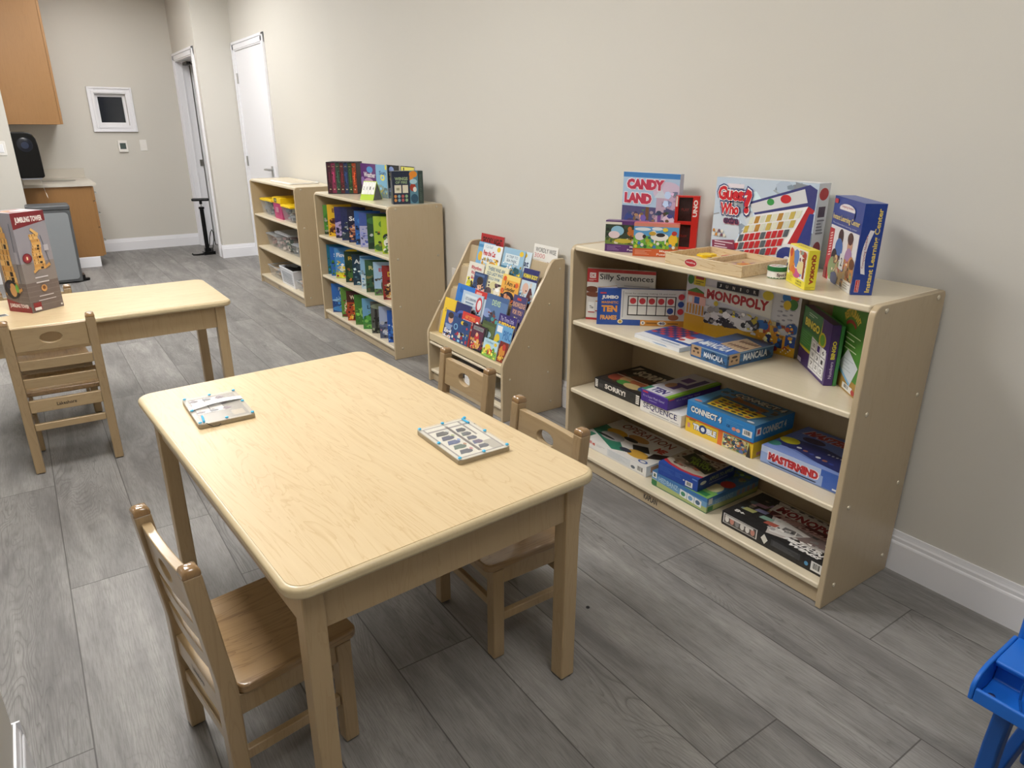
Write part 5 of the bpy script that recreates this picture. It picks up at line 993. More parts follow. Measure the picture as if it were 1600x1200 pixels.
bin_('lidded_bin', 'clear bin with yellow lid at the left end of the top shelf', -.315, -.05, 4.74, 4.91, SH[0], .137, M_CLEAR, M_YEL, (pal1, 3, 60), .02, .02, GY)
bin_('lidded_bin', 'wide clear bin with yellow lid beside the magenta box', -.33, -.05, 4.505, 4.725, SH[0], .147, M_CLEAR, M_YEL, (pal1, 5, 80), .022, .022, GY)
t = bin_('card_box', 'magenta box with a yellow band and small dark label', -.325, -.06, 4.265, 4.49, SH[0], .178, M_PINK, M_YEL, None, .048, .012, GY)
m = MB(); F = Face(m, (-.1330, .058, .135), (0, -.07, 0), (0, 0, .034)); F.rect(0, 0, 1, 1, '#4a4a2c').rect(.35, .3, .7, .7, '#c9c49a'); F2 = Face(m, (-.1285, .05, .055), (0, -.08, 0), (0, 0, .04)); F2.rect(0, 0, 1, 1, '#c98aa0').lines(.1, .1, .9, .9, 3, '#8a2c54', .3); m.build('label', M_PRINT, t)
bin_('lidded_bin', 'clear bin with yellow lid nearest the right panel', -.335, -.06, 4.00, 4.245, SH[0], .135, M_CLEAR, M_YEL, (pal1, 8, 80), .02, .022, GY)
pal2 = ['#c9a9a0', '#b98a86', '#d6c6bc', '#8a7470', '#e0d6cc', '#a06a6a']
GG = 'clear bins with grey lids on the far bookcase'
bin_('lidded_bin', 'low clear bin with grey lid at the left of the middle shelf', -.29, -.05, 4.625, 4.925, SH[1], .115, M_CLEAR, M_GREYLID, (pal2, 11, 80), .014, .018, GG)
bin_('lidded_bin', 'tall clear bin with grey lid in the centre of the middle shelf', -.305, -.04, 4.235, 4.60, SH[1], .165, M_CLEAR, M_GREYLID, (pal2 + ['#1f4a34', '#2a2a2a'], 13, 100), .018, .02, GG)
bin_('lidded_bin', 'small clear bin with grey lid near the right panel of the middle shelf', -.29, -.06, 3.99, 4.215, SH[1], .1, M_CLEAR, M_GREYLID, (['#8a8f94', '#c9cacc', '#6a6e74'], 17, 60), .012, .016, GG)
bin_('clear_bin', 'clear open bin at the left of the lowest shelf', -.335, -.06, 4.47, 4.82, SH[2], .105, M_CLEAR, M_GREYLID, (['#8a8480', '#5f5c58', '#d6c0a4', '#b9b4ae'], 19, 70), .008, .018, 'open bins on the far bookcase', True)
t = bin_('slatted_basket', 'white slatted plastic basket filled with black cloth', -.345, -.07, 4.075, 4.44, SH[2], .152, M_WBASK, M_WBASK, None, .016, .016, 'open bins on the far bookcase', True)
m = MB()
for k in range(7):
    z = .022 + .0145 * k; q = -.1375 + .016 - .012 * z / .136
    m.box(q - .0022, -.13, z, q - .0004, .13, z + .004, '#6f7680')
m.build('slot', M_PRINT, t)
m = MB(); random.seed(4); n = 9
P = [[(-.125 + .25 * i / n, -.168 + .336 * j / n, .118 + .018 * random.random() + .016 * math.sin(i * 1.1) * math.cos(j * .8)) for j in range(n + 1)] for i in range(n + 1)]
V = [p for r in P for p in r]; m.add(V + [(v[0] * .9, v[1] * .9, .01) for v in V], [(i * (n + 1) + j, i * (n + 1) + j + 1, (i + 1) * (n + 1) + j + 1, (i + 1) * (n + 1) + j) for i in range(n) for j in range(n)])
o = m.build('black_cloth', flat('black_cloth', '#1c1b20', .9), None, 0, 2, True, loc=(-.2075, 4.2575, SH[2] + .0006)); tag(o, 'black cloth heaped inside the white slatted basket', 'cloth')
bin_('clear_bin', 'small clear open bin at the right end of the lowest shelf', -.33, -.08, 3.88, 4.055, SH[2], .085, M_CLEAR, M_GREYLID, (['#b07a5a', '#c9a08a', '#8a5a4a', '#d9c8b8'], 23, 50), .008, .014, 'open bins on the far bookcase', True)
t = thing('lap_board', 'thin white framed board lying flat on the far bookcase', 'board', (-.19, 4.27, CH - .0004), .03)
m = MB(); m.prism(roundrect(-.125, -.24, .125, .24, .02), 'z', 0, .011); m.build('board_frame', M_WHITEP, t, .003)
m = MB(); m.box(-.105, -.22, .0112, .105, .22, .0125); m.build('board_panel', M_SHELF, t)

# ------------------------------------------------------------------ tables
def table(label, cx, cy, rz, L, W, H, along, group):
    t = thing('activity_table', label, 'table', (cx, cy, 0), rz, group)
    m = MB(); m.prism(roundrect(-W / 2, -L / 2, W / 2, L / 2, .045), 'z', H - .0265, H - .0006); m.build('edge_band', M_EDGE, t, .0105, 4)
    m = MB(); m.prism(roundrect(-W / 2 + .0105, -L / 2 + .0105, W / 2 - .0105, L / 2 - .0105, .036), 'z', H - .0006, H + .0002); m.build('tabletop', M_TABLE if along == 'y' else M_TABLEX, t)
    s = .031; l = .043; z1 = H - .0268
    for x in (-1, 1):
        for y in (-1, 1):
            a, b = x * (W / 2 - s), y * (L / 2 - s); m = MB(); m.box(min(a, a - x * l), min(b, b - y * l), .004, max(a, a - x * l), max(b, b - y * l), z1); g = m.build('leg', M_LEG, t, .0035, 3)
            m = MB(); m.box(min(a - x * .006, a - x * (l - .006)), min(b - y * .006, b - y * (l - .006)), 0, max(a - x * .006, a - x * (l - .006)), max(b - y * .006, b - y * (l - .006)), .0039); m.build('glide', M_DARK, g)
    h0 = H - .128
    for x in (-1, 1):
        a = x * (W / 2 - s - .009); m = MB(); m.box(min(a, a - x * .018), -L / 2 + s + l + .0003, h0, max(a, a - x * .018), L / 2 - s - l - .0003, z1); m.build('apron', M_LEG, t, .001)
    for y in (-1, 1):
        b = y * (L / 2 - s - .009); m = MB(); m.box(-W / 2 + s + l + .0003, min(b, b - y * .018), h0, W / 2 - s - l - .0003, max(b, b - y * .018), z1); m.build('apron', M_LEG, t, .001)
    return t
table('near rectangular maple table with two maze boards on it', -1.525, -.037, .063, 1.202, .748, .601, 'y', 'low maple tables')
table('farther maple table with the tall tower-game box on it', -1.983, 1.94, .010, .60, 1.2, .60, 'x', 'low maple tables')

# ------------------------------------------------------------------ chairs
def child_chair(label, H, seat):
    t = thing('child_chair', label, 'chair', (0, 0, 0), 0, 'small wooden chairs')
    W, ps, D = .322, .034, .285; hw = W / 2; tl = .028
    for sx in (-1, 1):
        x0, x1 = (hw - ps, hw) if sx > 0 else (-hw, -hw + ps)
        p = [(-D / 2, .003), (-D / 2 + ps, .003), (-D / 2 + ps + .002, seat), (-D / 2 + ps - tl, H - .018), (-D / 2 - tl, H - .018), (-D / 2 - .001, seat + .02)]
        m = MB(); m.prism(p, 'x', x0, x1); g = m.build('back_post', M_CHAIR, t, .004, 3)
        yc, xc, q = -D / 2 + ps / 2 - tl, (x0 + x1) / 2, ps / 2; m = MB(); V = []
        for f, z in ((1.0, H - .0185), (1.0, H - .014), (.95, H - .008), (.80, H - .003), (.5, H)): V += [(xc + f * q * a, yc + f * q * b, z) for a, b in ((-1, -.84), (-.84, -1), (.84, -1), (1, -.84), (1, .84), (.84, 1), (-.84, 1), (-1, .84))]
        m.add(V, [(r * 8 + k, r * 8 + (k + 1) % 8, r * 8 + 8 + (k + 1) % 8, r * 8 + 8 + k) for r in range(4) for k in range(8)] + [tuple(range(7, -1, -1)), tuple(range(32, 40))])
        m.build('post_cap', M_CAP, g, .0015, 2)
        m = MB(); m.box(x0 + .004, -D / 2 + .004, 0, x1 - .004, -D / 2 + ps - .004, .0029); m.build('glide', M_DARK, g)
        m = MB(); m.box(x0, D / 2 - ps, .003, x1, D / 2, seat - .0225); g = m.build('front_leg', M_CHAIR, t, .003, 3)
        m = MB(); m.box(x0 + .004, D / 2 - ps + .004, 0, x1 - .004, D / 2 - .004, .0029); m.build('glide', M_DARK, g)
        a = sx * (hw - ps / 2)
        m = MB(); m.box(a - .009, -D / 2 + ps + .001, seat - .072, a + .009, D / 2 - ps - .0003, seat - .0225); m.build('side_apron', M_CHAIR, t, .0015)
        m = MB(); m.box(a - .009, -D / 2 + ps + .0003, seat - .192, a + .009, D / 2 - ps - .0003, seat - .166); m.build('side_stretcher', M_CHAIR, t, .003)
    # seat with a shallow dish
    y0, y1 = -D / 2 + ps + .0025, D / 2 + .020
    m = MB(); out = roundrect(-hw - .001, y0, hw + .001, y1, .022, 5); n = len(out); cy = (y0 + y1) / 2
    rings = [(1.0, 0), (.86, 0), (.78, -.0016), (.64, -.0045), (.45, -.0062), (.2, -.0068)]
    V = [(x, y, seat - .022) for x, y in out]
    for s, dz in rings: V += [(x * s, cy + (y - cy) * s, seat + dz) for x, y in out]
    F = [tuple(range(n - 1, -1, -1))]
    for r in range(len(rings)):
        F += [(r * n + k, r * n + (k + 1) % n, (r + 1) * n + (k + 1) % n, (r + 1) * n + k) for k in range(n)]
    F.append(tuple(len(rings) * n + k for k in range(n))); m.add(V, F); m.build('seat', M_SEAT, t, .006, 3)
    m = MB(); m.box(-hw + ps + .0003, D / 2 - ps / 2 - .009, seat - .072, hw - ps - .0003, D / 2 - ps / 2 + .009, seat - .0225); m.build('front_apron', M_SLAT, t, .0015)
    m = MB(); m.box(-hw + ps + .0003, D / 2 - ps / 2 - .008, seat - .155, hw - ps - .0003, D / 2 - ps / 2 + .008, seat - .130); m.build('front_stretcher', M_SLAT, t, .003)
    yb = -D / 2 + ps / 2
    m = MB(); m.box(-hw + ps + .0003, yb - .012, seat - .080, hw - ps - .0003, yb + .006, seat - .030); ap = m.build('back_apron', M_SLAT, t, .002)
    m = MB(); Face(m, (-.034, yb - .012, seat - .064), (.07, 0, 0), (0, 0, .018)).text('Lakeshore', 0, .1, 1, .9, '#2c1f14', .02); m.build('brand_lettering', M_PRINT, ap)
    m = MB(); m.box(-hw + ps + .0003, yb - .009, seat - .160, hw - ps - .0003, yb + .009, seat - .131); m.build('back_stretcher', M_SLAT, t, .003)
    def ytilt(z): return -D / 2 + ps / 2 - tl * max(0, (z - seat)) / (H - seat)
    def curved(z0, z1, th, hole=None):
        w2 = hw - ps - .0004; m = MB(); N = 40
        if hole is None:
            xs = [-w2 + 2 * w2 * k / 10 for k in range(11)]; V = []
            for zz in (z0, z1):
                for x in xs:
                    yy = ytilt(zz) - .0045 * (1 - (x / w2) ** 2); V += [(x, yy - th / 2, zz), (x, yy + th / 2, zz)]
            F = []; 
            for k in range(10):
                a, b = 2 * k, 2 * k + 2; c, d = 22 + 2 * k, 22 + 2 * k + 2
                F += [(a, b, d, c), (b + 1, a + 1, c + 1, d + 1), (a + 1, b + 1, b, a), (c, d, d + 1, c + 1)]
            F += [(0, 22, 23, 1), (20, 21, 43, 42)]
            m.add(V, F)
        else:
            cz, ru, rv = hole; zc = (z0 + z1) / 2; outer = []; inner = []
            per = [(-w2, z0), (w2, z0), (w2, z1), (-w2, z1)]; pts = []
            for k in range(4):
                a, b = per[k], per[(k + 1) % 4]; q = 12 if k % 2 == 0 else 5
                pts += [(a[0] + (b[0] - a[0]) * i / q, a[1] + (b[1] - a[1]) * i / q) for i in range(q)]
            for x, z in pts:
                an = math.atan2((z - cz) / rv, x / ru); outer.append((x, z)); inner.append((ru * math.cos(an), cz + rv * math.sin(an)))
            n = len(pts); V = []
            for ring in (outer, inner):
                for sd in (-1, 1):
                    for x, z in ring: V.append((x, ytilt(z) - .0045 * (1 - (x / w2) ** 2) + sd * th / 2, z))
            F = []
            for k in range(n):
                j = (k + 1) % n; o0, o1, i0_, i1_ = 0, n, 2 * n, 3 * n
                F += [(o0 + k, o0 + j, i0_ + j, i0_ + k), (o1 + j, o1 + k, i1_ + k, i1_ + j), (o0 + j, o0 + k, o1 + k, o1 + j), (i0_ + k, i0_ + j, i1_ + j, i1_ + k)]
            m.add(V, F)
        return m
    top = H - .034
    curved(top - .096, top, .020, (top - .048, .037, .0215)).build('top_slat', M_SLAT, t, .003, 2)
    gap = (top - .096) - seat
    curved(seat + gap * .56, seat + gap * .56 + .040, .015).build('slat', M_SLAT, t, .002)
    curved(seat + gap * .13, seat + gap * .13 + .040, .015).build('slat', M_SLAT, t, .002)
    return t
ch = child_chair('small wooden chair at the near table, closest to the bookcase full of games', .605, .302); ch.location = (-1.150, -.263, 0); ch.rotation_euler.z = 1.575
dup(ch, (-1.088, .284, 0), 1.58, 'small wooden chair at the table in front of the sloping book rack')
dup(ch, (-1.852, -.311, 0), -1.43, 'small wooden chair at the left side of the near table, facing the bookcases')
dup(ch, (-2.128, 2.295, 0), math.pi + .04, 'small wooden chair mostly hidden on the far side of the tower-game table')
c4 = child_chair('taller wooden chair with its back to us on the near side of the tower-game table', .655, .345); c4.location = (-2.099, 1.672, 0); c4.rotation_euler.z = -.041

# ------------------------------------------------------------------ magnetic maze boards on the near table
ZT = .6014
def maze(label, cx, cy, rz, kind):
    t = thing('maze_board', label, 'maze board', (cx, cy, ZT), rz, 'magnetic maze boards on the near table')
    W, L, H = .147, .218, .0185; hw, hl = W / 2, L / 2
    m = MB(); m.prism(roundrect(-hw, -hl, hw, hl, .008), 'z', 0, .012); m.build('board_base', M_GREYWOOD, t, .0015)
    m = MB()
    F = Face(m, (-hw + .002, -hl + .002, .0122), (W - .004, 0, 0), (0, L - .004, 0), 0.0)
    if kind == 0:
        F.rect(0, 0, 1, 1, '#d9d2c0').rect(.06, .04, .94, .96, '#8f8680').rect(.09, .06, .91, .94, '#e3ddcc').rect(.09, .82, .91, .86, '#8f8680').rect(.47, .1, .53, .9, '#8f8680').rect(.72, .06, .91, .3, '#b9b2a4').rect(.78, .5, .82, .94, '#8f8680')
        for k in range(5):
            cl = ('#5a5a62', '#5f7062', '#5a6488', '#4a4c60', '#55524e'); F.poly([(.14, .12 + .14 * k), (.3, .12 + .14 * k), (.36, .22 + .14 * k), (.2, .22 + .14 * k)], cl[k]).ell(.3, .16 + .14 * k, .1, .05, cl[k]).poly([(.54, .14 + .13 * k), (.68, .14 + .13 * k), (.72, .23 + .13 * k), (.58, .23 + .13 * k)], cl[(k * 2) % 5]).ell(.66, .18 + .13 * k, .08, .05, ('#5a5a62', '#6a5a72', '#54586a', '#5c5c60', '#4c4a48')[k])
            F.ell(.41, .2 + .14 * k, .03, .03, ('#c98a8a', '#b98a6a', '#8aa0cc', '#b9c08a', '#c9c9c4')[k])
    else:
        F.rect(0, 0, 1, 1, '#b5a993').rect(.06, .04, .94, .96, '#958a78').rect(.62, .08, .92, .3, '#8f8474').rect(.66, .1, .88, .28, '#b9a88c')
        for (a, b) in ((.34, .64), (.34, .34), (.08, .64), (.08, .34)):
            F.rect(a, b, a + .27, b + .28, '#7d746c').rect(a + .015, b + .012, a + .255, b + .268, '#ddd8d0')
        for k in range(9): F.ell(.16 + .24 * (k % 3), .40 + .22 * (k // 3), .085, .035, ('#6a5a5e', '#5a5a60', '#7a6068')[k % 3]).ell(.16 + .24 * (k % 3), .46 + .22 * (k // 3), .04, .014, '#8a8084')
    m.build('play_field', M_PRINT, t)
    m = MB(); m.prism(roundrect(-hw, -hl, hw, hl, .008), 'z', .0124, .0150); m.build('clear_cover', M_ACRYL, t)
    for px, py in ((-1, -1), (1, -1), (-1, 1), (1, 1), (-1, 0), (1, 0), (0, 1), (0, -1)):
        m = MB(); m.lathe([(.0045, 0), (.0045, .0022), (.003, .0034), (.0004, .0036)], (px * (hw - .006), py * (hl - .007), .0151), 14); m.build('corner_cap', M_CYAN, t, 0, 2, True)
    if kind == 0:
        m = MB(); m.tube([(hw - .016, hl - .012, .0165), (hw - .015, hl - .045, .0165)], .0028, 8); m.build('magnet_wand', M_CYAN, t)
        m = MB(); m.tube([(hw - .002, hl - .05, .0135), (hw + .006, hl - .055, .004), (hw + .007, hl - .075, .0025), (hw - .0005, hl - .085, .006)], .001, 6); m.build('cord', M_DARK, t)
    else:
        m = MB(); m.tube([(-hw + .016, -hl + .008, .0165), (-hw + .020, -hl + .05, .0165)], .003, 8); m.build('magnet_wand', M_CYAN, t)
        m = MB(); m.tube([(-hw + .02, -hl + .003, .0135), (-hw + .035, -hl - .007, .003), (-hw + .05, -hl - .005, .0025), (-hw + .055, -hl - .001, .005)], .001, 6); m.build('cord', M_DARK, t)
        m = MB(); N = 12; V = []
        for k in range(N + 1):
            x = -hw + W * k / N; yy = .012 + .02 * k / N; z = .0155 + .006 * math.sin(math.pi * k / N); V += [(x, yy - .012, z), (x, yy + .012 + .004 * math.sin(math.pi * k / N), z)]
        m.add(V, [(2 * k, 2 * k + 2, 2 * k + 3, 2 * k + 1) for k in range(N)]); b = m.build('paper_band', flat('white_band', '#f4f6f8', .5), t)
        so = b.modifiers.new('th', 'SOLIDIFY'); so.thickness = .0004
    return t
maze('maze board with a grid of grey shapes on the right side of the table', -1.300, -.297, 0.0, 0)
maze('maze board wrapped with a white paper band at the far left of the table', -1.759, .270, 0.0, 1)

# ------------------------------------------------------------------ far table: tower game box and a slip of card
def tower_art(F):
    F.rect(0, .0, 1, 1, '#96939c').rect(0, 0, 1, .5, '#8a8280').rect(0, 0, 1, .3, '#6f6360')
    for k in range(5): F.rect(0, .06 + .05 * k, 1, .064 + .05 * k, '#857a78')
def blocks(F, u0, u1, v0, v1, seed):
    rnd = random.Random(seed); n = 13
    for k in range(n):
        v = v0 + (v1 - v0) * k / n; s = .10 * (k / n) * (u1 - u0) * math.sin(k * .9); a, b = u0 + s + (u1 - u0) * .18 * k / n, u1 + s - (u1 - u0) * .18 * k / n
        F.rect(a, v, b, v + (v1 - v0) / n * .96, ('#d9a860', '#cf9a52', '#e0b46e')[k % 3])
        for j in range(3):
            if rnd.random() < .7: q = a + (b - a) * (j + .2) / 3; F.rect(q, v + .004, q + (b - a) * .06, v + (v1 - v0) / n * .9, '#5a3c1c')
        if rnd.random() < .3: F.rect(a + (b - a) * .55, v + .004, a + (b - a) * .78, v + (v1 - v0) / n * .9, '#2a1c14')
    F.poly([(u0 - .04, v0 - .03), (u0 + .14, v0 + .01), (u0 + .12, v0 + .035), (u0 - .06, v0 - .005)], '#d9a860').poly([(u1 - .04, v0), (u1 + .14, v0 + .03), (u1 + .12, v0 + .06), (u1 - .02, v0 + .03)], '#cf9a52').poly([(u0 + .1, v1 + .04), (u0 + .3, v1 - .03), (u0 + .33, v1), (u0 + .14, v1 + .06)], '#e0b46e')
def art(F, T, Rr, L):
    # front = face towards the camera's right
    tower_art(F); F.poly([(0, .84), (1, .90), (1, 1.0), (0, 1.0)], '#7a1c24').text('JUMBLING TOWER', .10, .885, .92, .955, '#f0e9e6', .04)
    blocks(F, .36, .72, .42, .78, 2); F.ell(.2, .55, .14, .05, '#6b151d').ell(.2, .55, .115, .042, '#8a2430').ell(.2, .55, .07, .025, '#a83a3c').text('1', .18, .535, .22, .565, '#e9d9b4')
    F.poly([(.72, .76), (.735, .76), (.86, .46), (.845, .46)], '#3f4a5a').rect(.76, .6, .9, .66, '#b9b6be').lines(.3, .33, .7, .36, 1, '#d3cfd4', .4).lines(.3, .28, .7, .31, 1, '#d3cfd4', .4).ell(.5, .23, .09, .035, '#d09a5c').ell(.5, .235, .05, .02, '#7a4a20')
    F.lines(.3, .14, .75, .17, 1, '#cfc9cc', .3).lines(.25, .10, .8, .125, 1, '#cfc9cc', .3).rect(.06, .02, .3, .1, '#8a1c24').rect(.08, .02, .28, .05, '#e6e3e3').ell(.93, .03, .03, .01, '#dcdcdc')
    T.rect(0, 0, 1, 1, '#b9b3b8').poly([(.1, .1), (.7, .2), (.8, .9), (.2, .8)], '#8a2a30').ell(.6, .5, .25, .2, '#dcd6d6').ell(.3, .6, .12, .12, '#d9a860')
    tower_art(L); L.poly([(0, 0), (1, 0), (1, .06), (0, .13)], '#8a1c24').text('JUMBLING TOWER', .08, .035, .9, .085, '#e9dcdc', .04)
    blocks(L, .12, .68, .2, .92, 7); L.ell(.36, .235, .3, .1, '#1f1a20').ell(.42, .23, .14, .07, '#c9975a').ell(.6, .25, .07, .045, '#6fae4a').ell(.25, .27, .08, .03, '#3a3440').poly([(.82, .3), (.84, .3), (.9, .9), (.88, .9)], '#3f4a5a').rect(.84, .5, .96, .62, '#a9a6b0')
carton('tower_game', 'tall grey box picturing a falling wooden block tower, on the farther table', 'game box', (-2.149, 1.864), (-2.030, 1.953), .6004, .418, .134, '#8d8a92', art)
m = MB(); m.box(0, 0, 0, .07, .045, .0012, '#efeee9'); F = Face(m, (0, 0, .0012), (.07, 0, 0), (0, .045, 0)); F.rect(.55, .1, .95, .9, '#2c3038').lines(.05, .1, .5, .9, 4, '#8a8a8a', .3)
tag(m.build('paper_slip', M_PRINT, None, loc=(-2.30, 1.855, .6006), rz=.3), 'small printed white card lying on the farther table at the photo edge', 'card')

# ------------------------------------------------------------------ kitchen corner
KX, KY = -1.462, 6.64
t = thing('base_cabinet', 'oak base cabinet under the pale counter in the kitchen corner', 'cabinet', (0, 0, 0))
m = MB(); m.box(XN + .001, KY, .105, KX - .022, YE - .001, .803); m.build('carcass', M_CAB, t, .001)
m = MB(); m.box(XN + .001, KY + .012, 0, KX - .075, YE - .001, .1045); m.build('toe_kick', M_TRIM, t)
m = MB(); m.prism([(KY + .012 - p, z) for p, z in BB[:-1]] + [(KY + .012, .139)], 'x', XN + .3, KX - .06); 
m.v = [(x, y, min(z, .1335)) for x, y, z in m.v]; 
m.build('base_trim', M_TRIM, t)
for i, (z0, z1) in enumerate(((.66, .797), (.40, .652), (.115, .392))):
    m = MB(); m.box(KX - .0215, KY + .002, z0, KX, KY + .47, z1); d = m.build('drawer', M_CAB, t, .002)
    m = MB(); zc = (z0 + z1) / 2; m.tube([(KX, KY + .06, zc), (KX + .024, KY + .06, zc), (KX + .026, KY + .08, zc), (KX + .026, KY + .16, zc), (KX + .024, KY + .18, zc), (KX, KY + .18, zc)], .005, 8); m.build('pull', M_STEEL, d)
m = MB(); m.box(KX - .0215, KY + .475, .115, KX, YE - .002, .797); m.build('door', M_CAB, t, .002)
t = thing('countertop', 'pale stone countertop with a small sink above the oak base cabinet', 'countertop', (0, 0, 0))
sx, sy = -1.72, 7.14; m = MB(); N = 32
x0, x1, y0, y1, zt, zb = XN + .001, KX + .028, KY - .025, YE - .001, .832, .8035
out = []; inn = []
for k in range(N):
    a = 2 * math.pi * k / N; c_, s_ = math.cos(a), math.sin(a); inn.append((sx + .15 * c_, sy + .21 * s_))
    q = min(((x1 - sx) if c_ > 0 else (x0 - sx)) / c_ if abs(c_) > 1e-6 else 9, ((y1 - sy) if s_ > 0 else (y0 - sy)) / s_ if abs(s_) > 1e-6 else 9); out.append((sx + q * c_, sy + q * s_))
def near(px, py): return min(range(N), key=lambda k: (out[k][0] - px) ** 2 + (out[k][1] - py) ** 2)
for cx_, cy_ in ((x0, y0), (x1, y0), (x1, y1), (x0, y1)): out[near(cx_, cy_)] = (cx_, cy_)
V = [(x, y, z) for ring in (out, inn) for z in (zt, zb) for x, y in ring]; F = []
for k in range(N):
    j = (k + 1) % N; F += [(k, j, 2 * N + j, 2 * N + k), (N + j, N + k, 3 * N + k, 3 * N + j), (j, k, N + k, N + j), (2 * N + k, 2 * N + j, 3 * N + j, 3 * N + k)]
m.add(V, F); m.build('slab', M_STONE, t)
m = MB(); m.box(x0, YE - .02, zt + .0002, x1 - .01, YE - .001, zt + .10); m.box(x0, y0 + .01, zt + .0002, x0 + .018, YE - .021, zt + .10); m.build('backsplash', M_STONE, t, .002)
m = MB(); m.lathe([(.99, 0), (.9, -.02), (.6, -.024), (.1, -.0255)], n=28); m.v = [(sx + .149 * a, sy + .209 * b, zt - .002 + c) for a, b, c in m.v]; m.build('sink_basin', M_STEEL, t, 0, 2, True)
t = thing('wall_cabinet', 'oak wall cabinet hanging above the black towel dispenser', 'cabinet', (0, 0, 0))
m = MB(); m.box(XN + .001, KY, 1.378, -1.628, YE - .001, CEIL - .03); m.build('carcass', M_CAB, t, .001)
for i in range(2):
    m = MB(); m.box(-1.627, KY + .002 + i * .488, 1.380, -1.606, KY + .484 + i * .488, CEIL - .032); d = m.build('door', M_CAB, t, .002)
    m = MB(); yy = KY + .43 + i * .12; m.tube([(-1.606, yy, 1.45), (-1.58, yy, 1.455), (-1.58, yy, 1.53), (-1.606, yy, 1.535)], .005, 8); m.build('pull', M_STEEL, d)
# paper towel dispenser on the niche side wall
DY0, DY1 = 6.235, 6.54
t = thing('towel_dispenser', 'black paper towel dispenser with a round window and hanging white paper', 'towel dispenser', (XN + .001, 0, 0))
prof = [(0, .915), (.178, .915), (.190, .93), (.189, 1.10), (.186, 1.20), (.178, 1.255), (.160, 1.29), (.13, 1.308), (.09, 1.313), (0, 1.313)]
m = MB(); m.prism(prof, 'y', DY0, DY1); m.build('dispenser_body', M_BLACK, t, .01, 3)
m = MB(); m.lathe([(.062, 0), (.062, -.004), (.052, -.006), (.0005, -.007)], (.088, DY0, 1.205), 28, None, 'y'); m.build('hub_window', flat('smoky_window', '#1b1e27', .15), t, 0, 2, True)
m = MB(); m.lathe([(.03, 0), (.03, -.002), (.0005, -.0025)], (.088, DY0 - .0071, 1.2), 20, None, 'y'); m.build('hub_cap', flat('hub_blue', '#262f45', .3), t, 0, 2, True)
m = MB(); pts = [(.150, .914), (.152, .88), (.158, .84), (.166, .80), (.174, .765), (.182, .74)]
V = []
for q, (x, z) in enumerate(pts): V += [(x + .004 * math.sin(q), DY0 + .03, z - .012), (x, DY1 - .03, z + .006)]
m.add(V, [(2 * k, 2 * k + 1, 2 * k + 3, 2 * k + 2) for k in range(len(pts) - 1)]); o = m.build('paper_towel', flat('towel_paper', '#eeece6', .9), t); so = o.modifiers.new('th', 'SOLIDIFY'); so.thickness = .0006
m = MB(); m.box(.01, DY0 + .02, .903, .165, DY1 - .02, .9145, '#cfd6e6'); m.build('label_strip', M_PRINT, t)
# trash can
t = thing('trash_can', 'tall grey pedal trash can with dark rim in front of the oak cabinet', 'trash can', (-1.905, 5.98, 0), .0)
m = MB(); m.prism(roundrect(-.165, -.14, .165, .13, .03), 'z', .012, .655); m.v = [(x * (.94 + .06 * z / .655), y, z) for x, y, z in m.v]; m.build('can_body', M_DGREYCAN, t, .004)
m = MB()
P = [(x, z) for x, z in roundrect(-.14, .035, .14, .635, .03)]
m.prism(P, 'y', -.146, -.1402); m.v = [(x * (.95 + .06 * z / .655), y, z) for x, y, z in m.v]; m.build('front_panel', M_GREYCAN, t, .002)
m = MB(); m.prism(roundrect(-.168, -.146, .168, .134, .034), 'z', .6555, .70); m.build('lid', M_DGREYCAN, t, .014, 3)
m = MB(); m.box(.150, -.10, .004, .178, .02, .06); m.lathe([(.03, 0), (.03, .02), (.02, .024)], (.185, -.05, .001), 16); m.build('rear_wheel', M_BLACK, t, .003)
# switch plates, thermostat, outlet
def plate(label, loc, n, w, face, name='light_switch'):
    t = thing(name, label, 'light switch', loc)
    m = MB(); h = .118
    if face == 'y': m.box(-w / 2, -.006, -h / 2, w / 2, 0, h / 2)
    m.build('plate', M_WHITEP, t, .002)
    for k in range(n):
        x = (k - (n - 1) / 2) * .046; m = MB(); m.box(x - .017, -.0095, -.034, x + .017, -.0061, .034); m.build('rocker', M_TRIM, t, .0015)
plate('double white switch plate on the wall left of the dispenser, at the photo edge', (-2.165, YS - .0005, 1.178), 2, .118, 'y')
t = thing('light_switch', 'single white toggle switch beside the thermostat', 'light switch', (-.805, YE - .0005, 1.163))
m = MB(); m.box(-.036, -.006, -.060, .036, 0, .060); m.build('plate', M_WHITEP, t, .002)
m = MB(); m.box(-.005, -.02, -.012, .005, -.0061, .004); m.build('toggle', M_WHITEP, t, .001)
t = thing('thermostat', 'small square white thermostat with a grey screen under the window', 'thermostat', (-1.016, YE - .0005, 1.155))
m = MB(); m.prism(roundrect(-.047, -.062, .047, .062, .008), 'y', -.024, 0); m.build('housing', M_WHITEP, t, .004)
m = MB(); m.box(-.030, -.0252, -.030, .030, -.0243, .034); m.build('screen', flat('lcd_screen', '#4d5a58', .25), t)
t = thing('wall_outlet', 'white wall outlet low between the middle bookcase and the sloping rack', 'outlet', (XW - .0005, 1.99, .485))
m = MB(); m.box(-.006, -.036, -.06, 0, .036, .06); m.build('plate', M_WHITEP, t, .002)
for z in (-.022, .022):
    m = MB(); m.prism(roundrect(-.017, z - .014, .017, z + .014, .006), 'x', -.0085, -.0061); m.build('socket', M_TRIM, t, .001)

